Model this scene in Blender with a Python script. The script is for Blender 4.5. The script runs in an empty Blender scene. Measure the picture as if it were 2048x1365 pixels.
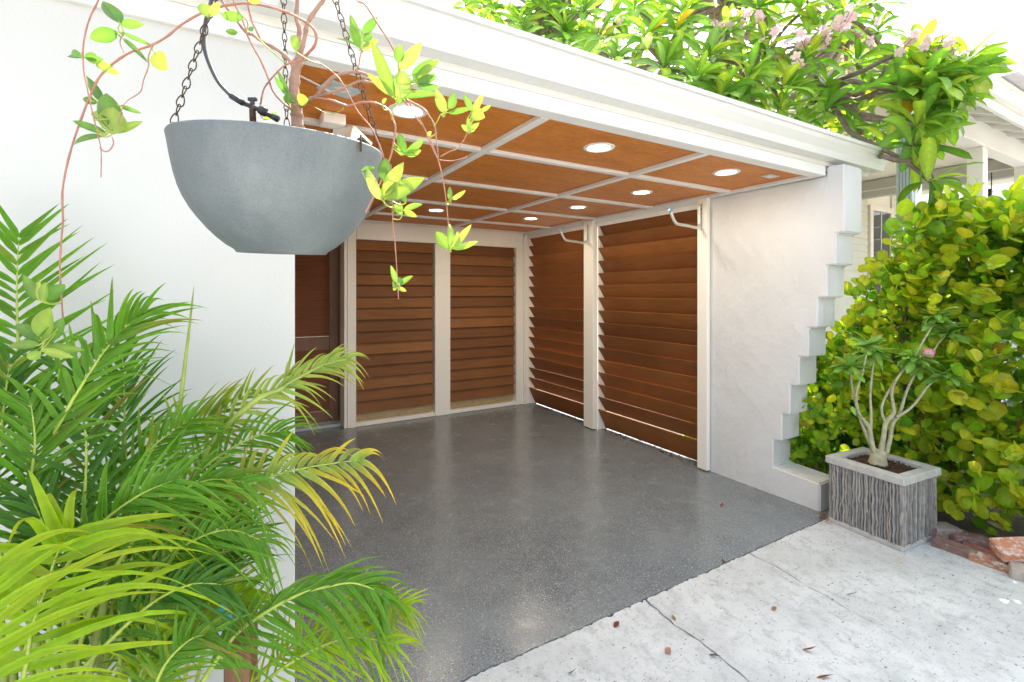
import bpy, bmesh, math, random
import numpy as np
from mathutils import Vector, Matrix
random.seed(7); RNG = np.random.default_rng(11)
R = math.radians
SC = bpy.context.scene
COL = SC.collection

# ------------------------------------------------------------------ camera
FPX, HZ, CAMH = 961.0, 585.0, 1.5           # focal length and horizon of the 2048 px wide photograph, eye height
YAW = math.atan2(.5083, .8612)
CY, SY = math.cos(YAW), math.sin(YAW)
cam = bpy.data.objects.new('camera', bpy.data.cameras.new('camera'))
COL.objects.link(cam); SC.camera = cam
cam.location = (0, 0, CAMH); cam.rotation_euler = (R(90), 0, -YAW)
cam.data.sensor_width = 36; cam.data.lens = FPX / 2048 * 36
cam.data.shift_y = -(682.5 - HZ) / 2048
cam.data.clip_start = .02; cam.data.clip_end = 2000

# ------------------------------------------------------------------ sky, sun, exposure
SUN = Vector((.30, .53, .79)).normalized()   # towards the sun: behind the carport, a little to its right
w = bpy.data.worlds.new('World'); SC.world = w; w.use_nodes = True
nt = w.node_tree; nt.nodes.clear()
sky = nt.nodes.new('ShaderNodeTexSky'); sky.sky_type = 'NISHITA'; sky.sun_disc = False
sky.sun_elevation = math.asin(SUN.z); sky.sun_rotation = math.atan2(SUN.x, SUN.y)
sky.air_density = 1.0; sky.dust_density = 4.0; sky.ozone_density = 1.0
hs = nt.nodes.new('ShaderNodeHueSaturation'); hs.inputs['Saturation'].default_value = .42
bg = nt.nodes.new('ShaderNodeBackground'); bg.inputs['Strength'].default_value = .15
wo = nt.nodes.new('ShaderNodeOutputWorld')
nt.links.new(sky.outputs[0], hs.inputs['Color']); nt.links.new(hs.outputs[0], bg.inputs[0]); nt.links.new(bg.outputs[0], wo.inputs[0])
sl = bpy.data.lights.new('sun', 'SUN'); sl.energy = 4.2; sl.angle = R(.5); sl.color = (1, .95, .87)
so = bpy.data.objects.new('sun', sl); COL.objects.link(so)
so.rotation_euler = SUN.to_track_quat('Z', 'Y').to_euler(); so.location = (6, 9, 14)
SC.view_settings.view_transform = 'Standard'; SC.view_settings.look = 'None'
SC.view_settings.gamma = 1; SC.view_settings.exposure = 2.2; SC.view_settings.use_curve_mapping = False
SC.cycles.use_denoising = True
SC.cycles.max_bounces = 10; SC.cycles.diffuse_bounces = 6; SC.cycles.transmission_bounces = 6; SC.cycles.transparent_max_bounces = 6
SC.cycles.sample_clamp_indirect = 8

# ------------------------------------------------------------------ pixel helpers (photo pixels to points in the place)
def ray(px, py):
    X = (px - 1024) / FPX
    return Vector((X * CY + SY, -X * SY + CY, (HZ - py) / FPX))
def P(px, py, Z):
    return Vector((0, 0, CAMH)) + ray(px, py) * Z
def on(px, py, ax, v):
    d = ray(px, py); o = (0, 0, CAMH)
    return P(px, py, (v - o[ax]) / d[ax])
def proj(p):
    X = p[0] * CY - p[1] * SY; Z = p[0] * SY + p[1] * CY
    return (1024 + FPX * X / Z, HZ - FPX * (p[2] - CAMH) / Z, Z) if Z > .05 else (-9e3, -9e3, Z)
def Q(z, off, s):                            # crop coordinates to photo pixels
    return (off[0] + z[0] / s, off[1] + z[1] / s)

# ------------------------------------------------------------------ materials
MATS = {}
def nodes(name):
    m = bpy.data.materials.new(name); m.use_nodes = True
    t = m.node_tree; b = t.nodes['Principled BSDF']
    return m, t, b
def N(t, kind, **kw):
    n = t.nodes.new(kind)
    for k, v in kw.items():
        if hasattr(n, k): setattr(n, k, v)
        else: n.inputs[k.replace('_', ' ')].default_value = v
    return n
def noise(t, scale, detail=4, rough=.55, vec=None, stretch=None):
    n = N(t, 'ShaderNodeTexNoise', Scale=scale, Detail=detail, Roughness=rough)
    if vec is None: vec = coord(t)
    if stretch:
        mp = N(t, 'ShaderNodeMapping'); mp.inputs['Scale'].default_value = stretch
        t.links.new(vec, mp.inputs[0]); vec = mp.outputs[0]
    t.links.new(vec, n.inputs['Vector'])
    return n.outputs['Fac']
def coord(t):
    g = t.nodes.get('POS')
    if not g: g = t.nodes.new('ShaderNodeNewGeometry'); g.name = 'POS'
    return g.outputs['Position']
def ramp(t, fac, stops):
    r = N(t, 'ShaderNodeValToRGB')
    e = r.color_ramp.elements
    while len(e) < len(stops): e.new(.5)
    for i, (p, c) in enumerate(stops):
        e[i].position = p; e[i].color = (*c, 1) if len(c) == 3 else c
    t.links.new(fac, r.inputs[0])
    return r.outputs[0]
def mixc(t, fac, a, b, mode='MIX'):
    m = N(t, 'ShaderNodeMix', data_type='RGBA', blend_type=mode)
    for s, v in ((0, fac), (6, a), (7, b)):
        if hasattr(v, 'is_output'): t.links.new(v, m.inputs[s])
        elif s == 0: m.inputs[0].default_value = v
        else: m.inputs[s].default_value = (*v, 1)
    return m.outputs[2]
def bump(t, b, h, strength, dist=.01):
    n = N(t, 'ShaderNodeBump', Strength=strength, Distance=dist)
    t.links.new(h, n.inputs['Height']); t.links.new(n.outputs[0], b.inputs['Normal'])
    return n
def g(v): return (v, v, v)
def paint(name, c, rough=.5, amt=.06, scale=6, bmp=.15, bscale=180, stretch=None, dirt=None, metallic=0, bdist=.002):
    m, t, b = nodes(name)
    f = noise(t, scale, 6, stretch=stretch)
    lo = tuple(x * (1 - amt) for x in c); hi = tuple(min(1, x * (1 + amt)) for x in c)
    col = ramp(t, f, [(.3, lo), (.7, hi)])
    if dirt:
        f2 = noise(t, dirt[1], 8, .7)
        col = mixc(t, ramp(t, f2, [(dirt[2], g(0)), (dirt[3], g(1))]), col, dirt[0])
    t.links.new(col, b.inputs['Base Color'])
    b.inputs['Roughness'].default_value = rough; b.inputs['Metallic'].default_value = metallic
    bump(t, b, noise(t, bscale, 3, stretch=stretch), bmp, bdist)
    MATS[name] = m
    return m
white_trim = paint('white_trim', (.76, .75, .715), .45, .03, 3, .10, 60, dirt=((.55, .50, .42), 9, .62, .95))
post_paint = paint('post_paint', (.83, .80, .72), .45, .04, 3, .12, 70, stretch=(1, 1, .1))
house_white = paint('house_white', (.59, .587, .555), .75, .045, 1.3, .5, 120, dirt=((.60, .585, .54), 3.1, .58, .95))
gutter_white = paint('gutter_white', (.67, .665, .64), .4, .035, 2.5, .06, 30, dirt=((.58, .56, .51), 7, .6, .95))
porch_white = paint('porch_white', (.78, .78, .75), .5, .03, 3, .1, 60)
porch_cream = paint('porch_cream', (.76, .71, .60), .6, .04, 3, .1, 60)
porch_grey = paint('porch_grey', (.46, .46, .42), .6, .04, 3, .1, 60)
siding = paint('siding', (.60, .60, .50), .55, .04, 3, .1, 60)
pipe_grey = paint('pipe_grey', (.42, .48, .50), .4, .04, 3, .05, 60)
dark_metal = paint('dark_metal', (.03, .027, .025), .5, .2, 60, .2, 300, metallic=.5)
rust_metal = paint('rust_metal', (.07, .042, .028), .65, .45, 140, .4, 500, metallic=.4)
black_plastic = paint('black_plastic', (.025, .027, .03), .38, .1, 30, .1, 300)
hose_grey = paint('hose_grey', (.06, .065, .075), .45, .1, 20, .1, 200)
galv = paint('galvanised_steel', (.62, .62, .58), .38, .06, 30, .1, 200, metallic=.55)
blue_tape = paint('blue_tip', (.18, .36, .5), .3, .05, 30, .05, 200)
raw_wood = paint('raw_wood', (.42, .31, .15), .7, .22, 14, .2, 80, stretch=(1, .3, 6))
old_wood = paint('old_wood', (.19, .09, .045), .7, .3, 20, .3, 120, stretch=(3, 3, .4))
teal = paint('teal_paint', (.10, .42, .50), .5, .2, 40, .3, 200, dirt=((.25, .16, .08), 60, .6, .7))
grey_roof = paint('grey_roof', (.40, .41, .42), .5, .12, 5, .2, 60)
stone = paint('stone', (.40, .35, .30), .85, .2, 30, .5, 120)
mulch = paint('mulch', (.075, .038, .024), .85, .5, 60, .5, 200)
soil = paint('soil', (.10, .075, .05), .95, .4, 5, .6, 60, bdist=.01)
bark_dark = paint('bark_dark', (.20, .155, .115), .85, .3, 25, .5, 90, bdist=.004)
bark_vine = paint('bark_vine', (.34, .20, .145), .7, .28, 60, .4, 260)
stem_red = paint('stem_red', (.40, .175, .115), .55, .2, 40, .2, 200)
stem_green = paint('stem_green', (.27, .33, .06), .45, .25, 12, .2, 120)
stem_lime = paint('stem_lime', (.34, .42, .06), .45, .2, 30, .2, 120)
bark_rose = paint('bark_rose', (.35, .34, .215), .7, .28, 28, .5, 90)
pot_rim_mat = paint('planter_concrete', (.44, .44, .41), .8, .12, 12, .4, 160, dirt=((.30, .30, .27), 22, .5, .8))
slate_mats = [paint('slate_%d' % i, c, .75, .25, 30, .5, 160) for i, c in enumerate([(.25, .238, .225), (.30, .283, .268), (.34, .315, .292), (.215, .208, .20), (.37, .35, .325)])]
def wood_slat(name, c, ax):
    st = (1, 1, 1)
    m, t, b = nodes(name)
    s = [9, 9, 9]; s[ax] = .8
    f = noise(t, 6, 8, .65, stretch=tuple(s)); f2 = noise(t, 2.2, 3)
    col = ramp(t, f, [(.25, tuple(x * .55 for x in c)), (.55, c), (.8, tuple(x * 1.35 for x in c))])
    col = mixc(t, .5, col, ramp(t, f2, [(.3, tuple(x * .75 for x in c)), (.7, tuple(x * 1.2 for x in c))]))
    t.links.new(col, b.inputs['Base Color']); b.inputs['Roughness'].default_value = .6; b.inputs['Specular IOR Level'].default_value = .25
    bump(t, b, f, .25, .002)
    return m
slat_mats_back = [wood_slat('brown_slat_a', (.22, .09, .028), 0), wood_slat('brown_slat_b', (.175, .07, .023), 0), wood_slat('brown_slat_c', (.25, .105, .034), 0)]
slat_mats_side = [wood_slat('brown_slat_d', (.26, .098, .028), 1), wood_slat('brown_slat_e', (.215, .079, .024), 1), wood_slat('brown_slat_f', (.29, .11, .030), 1)]
door_brown = wood_slat('door_brown', (.21, .12, .08), 2)
door_panel = wood_slat('door_panel_brown', (.20, .075, .036), 0)
def ceiling_mat():
    m, t, b = nodes('stained_plywood')
    f = noise(t, 5, 8, .7, stretch=(1, 2.4, 1)); f2 = noise(t, 26, 6, .7, stretch=(1, 3, 1))
    c = ramp(t, f, [(.28, (.40, .118, .014)), (.5, (.58, .19, .022)), (.72, (.74, .275, .042))])
    c = mixc(t, .35, c, ramp(t, f2, [(.36, (.27, .074, .009)), (.64, (.72, .26, .040))]))
    t.links.new(c, b.inputs['Base Color']); b.inputs['Roughness'].default_value = .55
    bump(t, b, f2, .1, .002); return m
plywood = ceiling_mat()
def stucco_mat():
    m, t, b = nodes('white_stucco')
    f = noise(t, 5, 5, .5, stretch=(1, 1, .7)); f2 = noise(t, 26, 4, .45); f3 = noise(t, 2.3, 3, .5)
    c = ramp(t, f3, [(.3, (.60, .602, .595)), (.7, (.655, .658, .65))])
    t.links.new(c, b.inputs['Base Color']); b.inputs['Roughness'].default_value = .7
    a = N(t, 'ShaderNodeMath', operation='MULTIPLY_ADD'); a.inputs[1].default_value = .16
    t.links.new(f2, a.inputs[0]); t.links.new(f, a.inputs[2])
    bump(t, b, a.outputs[0], .7, .03); return m
stucco = stucco_mat()
def floor_mat():
    m, t, b = nodes('flake_epoxy_floor')
    base = ramp(t, noise(t, 1.6, 6, .6), [(.3, (.112, .137, .150)), (.7, (.182, .214, .230))])
    base = mixc(t, ramp(t, noise(t, 9, 7, .7), [(.45, g(0)), (.8, g(.6))]), base, (.24, .262, .268))
    v = N(t, 'ShaderNodeTexVoronoi', Scale=150); t.links.new(coord(t), v.inputs['Vector'])
    sp = N(t, 'ShaderNodeSeparateColor'); t.links.new(v.outputs['Color'], sp.inputs[0])
    dist = ramp(t, v.outputs['Distance'], [(.30, g(1)), (.42, g(0))])
    def flake(src, lo, hi, c, col):
        k = ramp(t, src, [(lo, g(0)), (hi, g(1))])
        mm = N(t, 'ShaderNodeMath', operation='MULTIPLY'); t.links.new(k, mm.inputs[0]); t.links.new(dist, mm.inputs[1])
        return mixc(t, mm.outputs[0], col, c)
    c = flake(sp.outputs[0], .88, .90, (.58, .60, .60), base)
    c = flake(sp.outputs[1], .91, .92, (.015, .015, .02), c)
    c = flake(sp.outputs[2], .84, .86, (.30, .29, .27), c)
    v2 = N(t, 'ShaderNodeTexVoronoi', Scale=420); t.links.new(coord(t), v2.inputs['Vector'])
    sp2 = N(t, 'ShaderNodeSeparateColor'); t.links.new(v2.outputs['Color'], sp2.inputs[0])
    c = mixc(t, ramp(t, sp2.outputs[0], [(.86, g(0)), (.88, g(.7))]), c, (.38, .385, .38))
    t.links.new(c, b.inputs['Base Color'])
    r = ramp(t, noise(t, 3.2, 7, .65), [(.3, g(.16)), (.75, g(.34))]); t.links.new(r, b.inputs['Roughness'])
    b.inputs['Specular IOR Level'].default_value = .5
    bump(t, b, noise(t, 55, 4), .10, .004); return m
floor_m = floor_mat()
def drive_mat():
    m, t, b = nodes('weathered_concrete')
    c = ramp(t, noise(t, 2.4, 8, .65), [(.3, (.51, .535, .53)), (.52, (.60, .625, .62)), (.75, (.67, .69, .68))])
    c = mixc(t, ramp(t, noise(t, 11, 9, .75, stretch=(1.6, 1, 1)), [(.49, g(0)), (.66, g(.8))]), c, (.35, .36, .355))
    c = mixc(t, ramp(t, noise(t, 1.3, 7, .7), [(.46, g(0)), (.66, g(.65))]), c, (.43, .445, .44))
    c = mixc(t, ramp(t, noise(t, 3.7, 5, .6), [(.60, g(0)), (.74, g(.5))]), c, (.36, .43, .40))
    c = mixc(t, ramp(t, noise(t, 5.1, 6, .6, stretch=(1, 1, 3)), [(.66, g(0)), (.76, g(.55))]), c, (.46, .39, .29))
    c = mixc(t, ramp(t, noise(t, 40, 3, .5, stretch=(1, 1.8, 1)), [(.655, g(0)), (.70, g(.85))]), c, (.13, .125, .12))
    c = mixc(t, ramp(t, noise(t, 110, 2, .5), [(.665, g(0)), (.71, g(.7))]), c, (.18, .175, .17))
    c = mixc(t, ramp(t, noise(t, 24, 6, .8, stretch=(.35, 2.2, 1)), [(.60, g(0)), (.68, g(.7))]), c, (.26, .26, .255))
    t.links.new(c, b.inputs['Base Color']); b.inputs['Roughness'].default_value = .85
    bump(t, b, noise(t, 60, 8, .7), .5, .006); return m
drive_m = drive_mat()
def pot_mat():
    m, t, b = nodes('speckled_grey_resin')
    c = ramp(t, noise(t, 6, 4), [(.3, (.108, .127, .131)), (.7, (.165, .185, .187))])
    c = mixc(t, ramp(t, noise(t, 430, 3, .6), [(.54, g(0)), (.70, g(.36))]), c, (.28, .31, .31))
    c = mixc(t, ramp(t, noise(t, 300, 3, .6), [(.34, g(.5)), (.45, g(0))]), c, (.09, .11, .12))
    c = mixc(t, ramp(t, noise(t, 7, 7, .7, stretch=(1, 1, .35)), [(.52, g(0)), (.75, g(.35))]), c, (.30, .32, .315))
    c = mixc(t, ramp(t, noise(t, 16, 6, .7, stretch=(1, 1, .25)), [(.58, g(0)), (.78, g(.45))]), c, (.085, .10, .10))
    for dx, dz in ((.187, -.079), (-.196, -.045)):
        p = P(1024 - .477 * FPX, HZ, 1.0) + Vector((dx * CY + dz * SY, -dx * SY + dz * CY, 0)); p.z = 1.772
        sb_ = N(t, 'ShaderNodeVectorMath', operation='SUBTRACT'); t.links.new(coord(t), sb_.inputs[0]); sb_.inputs[1].default_value = p
        ml = N(t, 'ShaderNodeVectorMath', operation='MULTIPLY'); t.links.new(sb_.outputs[0], ml.inputs[0]); ml.inputs[1].default_value = (1, 1, .28)
        ln = N(t, 'ShaderNodeVectorMath', operation='LENGTH'); t.links.new(ml.outputs[0], ln.inputs[0])
        c = mixc(t, ramp(t, ln.outputs['Value'], [(.002, g(.8)), (.010, g(0))]), c, (.17, .075, .03))
    t.links.new(c, b.inputs['Base Color']); b.inputs['Roughness'].default_value = .55
    bump(t, b, noise(t, 240, 3), .35, .002); return m
pot_m = pot_mat()
def brick_mat(name, c1, c2, c3):
    m, t, b = nodes(name)
    c = ramp(t, noise(t, 14, 7, .7), [(.3, c1), (.6, c2)])
    c = mixc(t, ramp(t, noise(t, 20, 8, .75, stretch=(1, 1, 1.7)), [(.50, g(0)), (.60, g(.9))]), c, c3)
    t.links.new(c, b.inputs['Base Color']); b.inputs['Roughness'].default_value = .8
    bump(t, b, noise(t, 70, 6, .7), .6, .006); return m
bk_purple = brick_mat('brick_purple', (.17, .085, .08), (.24, .135, .125), (.36, .31, .31))
bk_red = brick_mat('brick_red', (.19, .06, .045), (.28, .11, .08), (.34, .22, .19))
bk_grey = brick_mat('brick_grey', (.24, .20, .185), (.31, .27, .25), (.22, .13, .11))
bk_white = brick_mat('brick_whitewashed', (.34, .15, .08), (.40, .20, .12), (.60, .57, .53))
bk_brown = brick_mat('brick_brown', (.17, .095, .075), (.23, .14, .115), (.30, .22, .19))
bk_orange = brick_mat('brick_orange', (.46, .17, .08), (.50, .22, .12), (.66, .58, .53))
def leaf_mat(name, rough=.4, trans=.4, tint=(1.25, 1.2, .35), spec=.32):
    m, t, b = nodes(name)
    a = N(t, 'ShaderNodeVertexColor', layer_name='Col')
    c = mixc(t, ramp(t, noise(t, 55, 3), [(.3, g(.82)), (.7, g(1.12))]), (0, 0, 0), a.outputs[0])
    mm = N(t, 'ShaderNodeMix', data_type='RGBA', blend_type='MULTIPLY'); mm.inputs[0].default_value = 1
    t.links.new(a.outputs[0], mm.inputs[6]); t.links.new(ramp(t, noise(t, 55, 3), [(.3, g(.80)), (.7, g(1.0))]), mm.inputs[7])
    t.links.new(mm.outputs[2], b.inputs['Base Color'])
    b.inputs['Roughness'].default_value = rough; b.inputs['Specular IOR Level'].default_value = spec
    tr = N(t, 'ShaderNodeBsdfTranslucent'); t.links.new(mixc(t, 1, mm.outputs[2], tint, 'MULTIPLY'), tr.inputs[0])
    mx = N(t, 'ShaderNodeMixShader'); mx.inputs[0].default_value = trans
    o = t.nodes['Material Output']
    t.links.new(b.outputs[0], mx.inputs[1]); t.links.new(tr.outputs[0], mx.inputs[2]); t.links.new(mx.outputs[0], o.inputs[0])
    return m
leaf_hedge = leaf_mat('hedge_leaf', .36, .48, (1.15, 1.2, .45), .45)
leaf_palm = leaf_mat('palm_leaf', .38, .42)
leaf_plum = leaf_mat('plumeria_leaf', .34, .46, (1.2, 1.2, .4), .5)
leaf_vine = leaf_mat('vine_leaf', .4, .38, (1.1, 1.12, .5))
leaf_rose = leaf_mat('desert_rose_leaf', .4, .3)
leaf_dry = leaf_mat('dry_leaf', .7, .15, (1, .9, .7))
petal_m = leaf_mat('petal', .5, .4, (1, .95, .95))
def emit_mat(name, c, s):
    m, t, b = nodes(name); b.inputs['Emission Color'].default_value = (*c, 1); b.inputs['Emission Strength'].default_value = s
    b.inputs['Base Color'].default_value = (.8, .8, .8, 1); return m
lamp_m = emit_mat('lamp_lens', (1, .90, .74), 4)
def glass_mat():
    m, t, b = nodes('window_glass')
    b.inputs['Base Color'].default_value = (.03, .04, .04, 1); b.inputs['Roughness'].default_value = .03
    b.inputs['Specular IOR Level'].default_value = 1.0; return m
glass_m = glass_mat()

# ------------------------------------------------------------------ object helpers
def thing(name, label, cat, loc=(0, 0, 0), group=None):
    o = bpy.data.objects.new(name, None); COL.objects.link(o)
    o.location = loc; o.empty_display_size = .1
    o['label'] = label; o['category'] = cat
    if group: o['group'] = group
    return o
def tag(o, label, cat, group=None):
    o['label'] = label; o['category'] = cat
    if group: o['group'] = group
    return o
def link(name, me, mat, parent=None):
    o = bpy.data.objects.new(name, me); COL.objects.link(o)
    if mat and not me.materials: me.materials.append(mat)
    if parent:
        o.parent = parent
        if parent.type == 'EMPTY': o.matrix_parent_inverse = Matrix.Translation(-Vector(parent.location))
    return o
def mesh(name, V, F, mat, parent=None, smooth=False, colors=None, shade=None):
    me = bpy.data.meshes.new(name); me.from_pydata([tuple(v) for v in V], [], F)
    if smooth: me.polygons.foreach_set('use_smooth', [True] * len(me.polygons))
    if colors is not None:
        a = me.color_attributes.new('Col', 'FLOAT_COLOR', 'POINT')
        c = np.ones((len(V), 4)); c[:, :3] = colors; a.data.foreach_set('color', c.ravel())
    me.update()
    return link(name, me, mat, parent)
def struct(o):
    o['kind'] = 'structure'; return o
def stuff(o):
    o['kind'] = 'stuff'; return o
def bm_done(bm, name, mat, parent, smooth=False):
    bmesh.ops.recalc_face_normals(bm, faces=bm.faces)
    me = bpy.data.meshes.new(name); bm.to_mesh(me); bm.free()
    if smooth: me.polygons.foreach_set('use_smooth', [True] * len(me.polygons))
    return link(name, me, mat, parent)
def bm_box(bm, a, b, bev=0, rot=None, jit=0):
    a, b = Vector(a), Vector(b); c = (a + b) / 2; s = b - a
    r = bmesh.ops.create_cube(bm, size=1)
    vs = r['verts']
    for v in vs:
        v.co = Vector((v.co.x * s.x, v.co.y * s.y, v.co.z * s.z))
        if jit: v.co += Vector([random.uniform(-jit, jit) for _ in range(3)])
    if bev:
        es = list({e for v in vs for e in v.link_edges})
        rr = bmesh.ops.bevel(bm, geom=es, offset=bev, segments=1, affect='EDGES', clamp_overlap=True)
        vs = list({v for f in rr['faces'] for v in f.verts} | {v for v in vs if v.is_valid})
    if rot is not None:
        for v in vs: v.co = rot @ v.co
    for v in vs: v.co += c
    return vs
def box(name, a, b, mat, parent=None, bev=.002, rot=None, jit=0):
    bm = bmesh.new(); bm_box(bm, a, b, bev, rot, jit)
    return bm_done(bm, name, mat, parent)
def frame_of(d):
    d = d.normalized(); u = Vector((0, 0, 1)) if abs(d.z) < .9 else Vector((1, 0, 0))
    s = d.cross(u).normalized(); return s, s.cross(d).normalized()
def smooth_path(pts, n=4):
    pts = [Vector(p) for p in pts]
    if len(pts) < 3 or n < 2: return pts
    out = []
    for i in range(len(pts) - 1):
        p0 = pts[max(i - 1, 0)]; p1 = pts[i]; p2 = pts[i + 1]; p3 = pts[min(i + 2, len(pts) - 1)]
        for k in range(n):
            t = k / n
            out.append(.5 * ((2 * p1) + (p2 - p0) * t + (2 * p0 - 5 * p1 + 4 * p2 - p3) * t * t + (3 * p1 - p0 - 3 * p2 + p3) * t ** 3))
    out.append(pts[-1]); return out
def tube_geo(pts, rad, seg=7, V=None, F=None, knots=0):
    V = [] if V is None else V; F = [] if F is None else F
    n = len(pts); base = len(V); s0 = None
    for i, p in enumerate(pts):
        d = (pts[min(i + 1, n - 1)] - pts[max(i - 1, 0)])
        if d.length < 1e-9: d = Vector((0, 0, 1))
        d.normalize()
        if s0 is None: s, u = frame_of(d)
        else:
            s = (s0 - d * s0.dot(d)); s = s.normalized() if s.length > 1e-6 else frame_of(d)[0]; u = s.cross(d)
        s0 = s
        r = rad(i / max(n - 1, 1)) if callable(rad) else rad
        if knots and i % 5 == 2: r *= 1 + knots
        for k in range(seg):
            a = 2 * math.pi * k / seg
            V.append(p + (s * math.cos(a) + u * math.sin(a)) * r)
    for i in range(n - 1):
        for k in range(seg):
            a = base + i * seg + k; b = base + i * seg + (k + 1) % seg
            F.append((a, b, b + seg, a + seg))
    F.append(tuple(base + k for k in range(seg))[::-1]); F.append(tuple(base + (n - 1) * seg + k for k in range(seg)))
    return V, F
def tube(name, pts, rad, mat, parent=None, seg=7, sm=4, knots=0):
    V, F = tube_geo(smooth_path(pts, sm), rad, seg, knots=knots)
    return mesh(name, V, F, mat, parent, True)
def lathe(name, prof, mat, parent=None, loc=(0, 0, 0), seg=48, caps=False):
    V, F = [], []; n = len(prof)
    for k in range(seg):
        a = 2 * math.pi * k / seg
        for r, z in prof: V.append(Vector((loc[0] + r * math.cos(a), loc[1] + r * math.sin(a), loc[2] + z)))
    for k in range(seg):
        for i in range(n - 1):
            a = k * n + i; b = ((k + 1) % seg) * n + i
            F.append((a, b, b + 1, a + 1))
    if caps:
        F.append(tuple(k * n for k in range(seg))[::-1]); F.append(tuple(k * n + n - 1 for k in range(seg)))
    o = mesh(name, V, F, mat, parent, True)
    return o
def prism(name, poly, ax, lo, hi, mat, parent=None, bev=0):
    """polygon in the two axes that are not ax, extruded from lo to hi along ax"""
    bm = bmesh.new(); o2 = [i for i in range(3) if i != ax]
    def mk(p, v):
        c = [0, 0, 0]; c[o2[0]], c[o2[1]] = p; c[ax] = v; return bm.verts.new(c)
    A = [mk(p, lo) for p in poly]; B = [mk(p, hi) for p in poly]
    bm.faces.new(A); bm.faces.new(B[::-1])
    n = len(poly)
    for i in range(n): bm.faces.new((A[i], B[i], B[(i + 1) % n], A[(i + 1) % n]))
    bmesh.ops.recalc_face_normals(bm, faces=bm.faces)
    if bev: bmesh.ops.bevel(bm, geom=list(bm.edges), offset=bev, segments=2, affect='EDGES', clamp_overlap=True)
    return bm_done(bm, name, mat, parent)

# ---- leaves: three points across, bent and folded, one colour a point
PROF = {
    'round': lambda t: math.sin(math.pi * min(1, t)) ** .48,
    'lance': lambda t: math.sin(math.pi * t ** .85) ** .9,
    'ovate': lambda t: math.sin(math.pi * t ** .8) ** .7,
    'obov': lambda t: math.sin(math.pi * t ** 1.35) ** .55,
    'strap': lambda t: min(1, .35 + t * 6) * (1 - t) ** .78,
    'petal': lambda t: math.sin(math.pi * t ** 1.4) ** .6 if t < 1 else .25,
}
def leaf_geo(b, d, n, L, W, prof='lance', fold=.2, bend=.15, seg=6, c0=(.1, .2, .03), c1=None, rib=1.25, twist=0, wave=0, cpow=1):
    d = d.normalized(); s = d.cross(n)
    if s.length < 1e-5: s = frame_of(d)[0]
    s.normalize(); n = s.cross(d).normalized()
    c1 = c1 or c0; V, C, F = [], [], []
    pf = PROF[prof]; ph = random.random() * 6
    cen = Vector(b); dd = d.copy()
    for i in range(seg + 1):
        t = i / seg
        if i:
            a = bend * 2 * t
            dd = (d * math.cos(a) - n * math.sin(a))
            cen = cen + dd * (L / seg)
        nn = s.cross(dd)
        wd = max(W / 2 * pf(min(max(t, .0), 1)), W * .012)
        s2 = s * math.cos(twist * t) + nn * math.sin(twist * t); n2 = s2.cross(dd)
        wv = wave * wd * math.sin(ph + t * 9)
        V += [cen + s2 * wd + n2 * (fold * wd + wv), cen, cen - s2 * wd + n2 * (fold * wd - wv)]
        tc = t ** cpow; c = [c0[k] * (1 - tc) + c1[k] * tc for k in range(3)]
        C += [c, [x * rib for x in c], c]
    for i in range(seg):
        k = i * 3
        F += [(k, k + 1, k + 4, k + 3), (k + 1, k + 2, k + 5, k + 4)]
    return V, F, C
class Leaves:
    def __init__(s): s.L = []
    def add(s, geo, score=None, force=False, parent=None):
        V, F, C = geo
        m = sum(V, Vector()) / len(V); x, y, z = proj(m)
        sz = (V[0] - V[-1]).length
        area = sz * sz / max(z, .2) ** 2
        if not (-40 < x < 2088 and -40 < y < 1405): area *= .001
        s.L.append((area * (score or 1) + (1e6 if force else 0), V, F, C, parent))
    def emit(s, name, stuff_name, mat, parent, n=290):
        s.L.sort(key=lambda a: -a[0])
        for sc, V, F, C, par in s.L[:n]:
            mesh(name, V, F, mat, par or parent, True, C)
        if len(s.L) > n:
            AV, AF, AC = [], [], []
            for sc, V, F, C, par in s.L[n:]:
                o = len(AV); AV += V; AC += C; AF += [tuple(i + o for i in f) for f in F]
            stuff(mesh(stuff_name, AV, AF, mat, parent, True, AC))
def rv(a=1): return Vector((random.gauss(0, a), random.gauss(0, a), random.gauss(0, a)))
def vary(c, a=.18, h=.08):
    k = 1 + random.uniform(-a, a)
    return tuple(max(.003, x * k * (1 + random.uniform(-h, h))) for x in c)
def lerp3(a, b, t): return tuple(a[i] * (1 - t) + b[i] * t for i in range(3))
def interp(xs, x):
    if x <= xs[0][0]: return xs[0][1]
    for (a, b), (c, d) in zip(xs, xs[1:]):
        if x <= c: return b + (d - b) * (x - a) / (c - a)
    return xs[-1][1]
VIEW = lambda p: (Vector((0, 0, CAMH)) - p).normalized()

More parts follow.
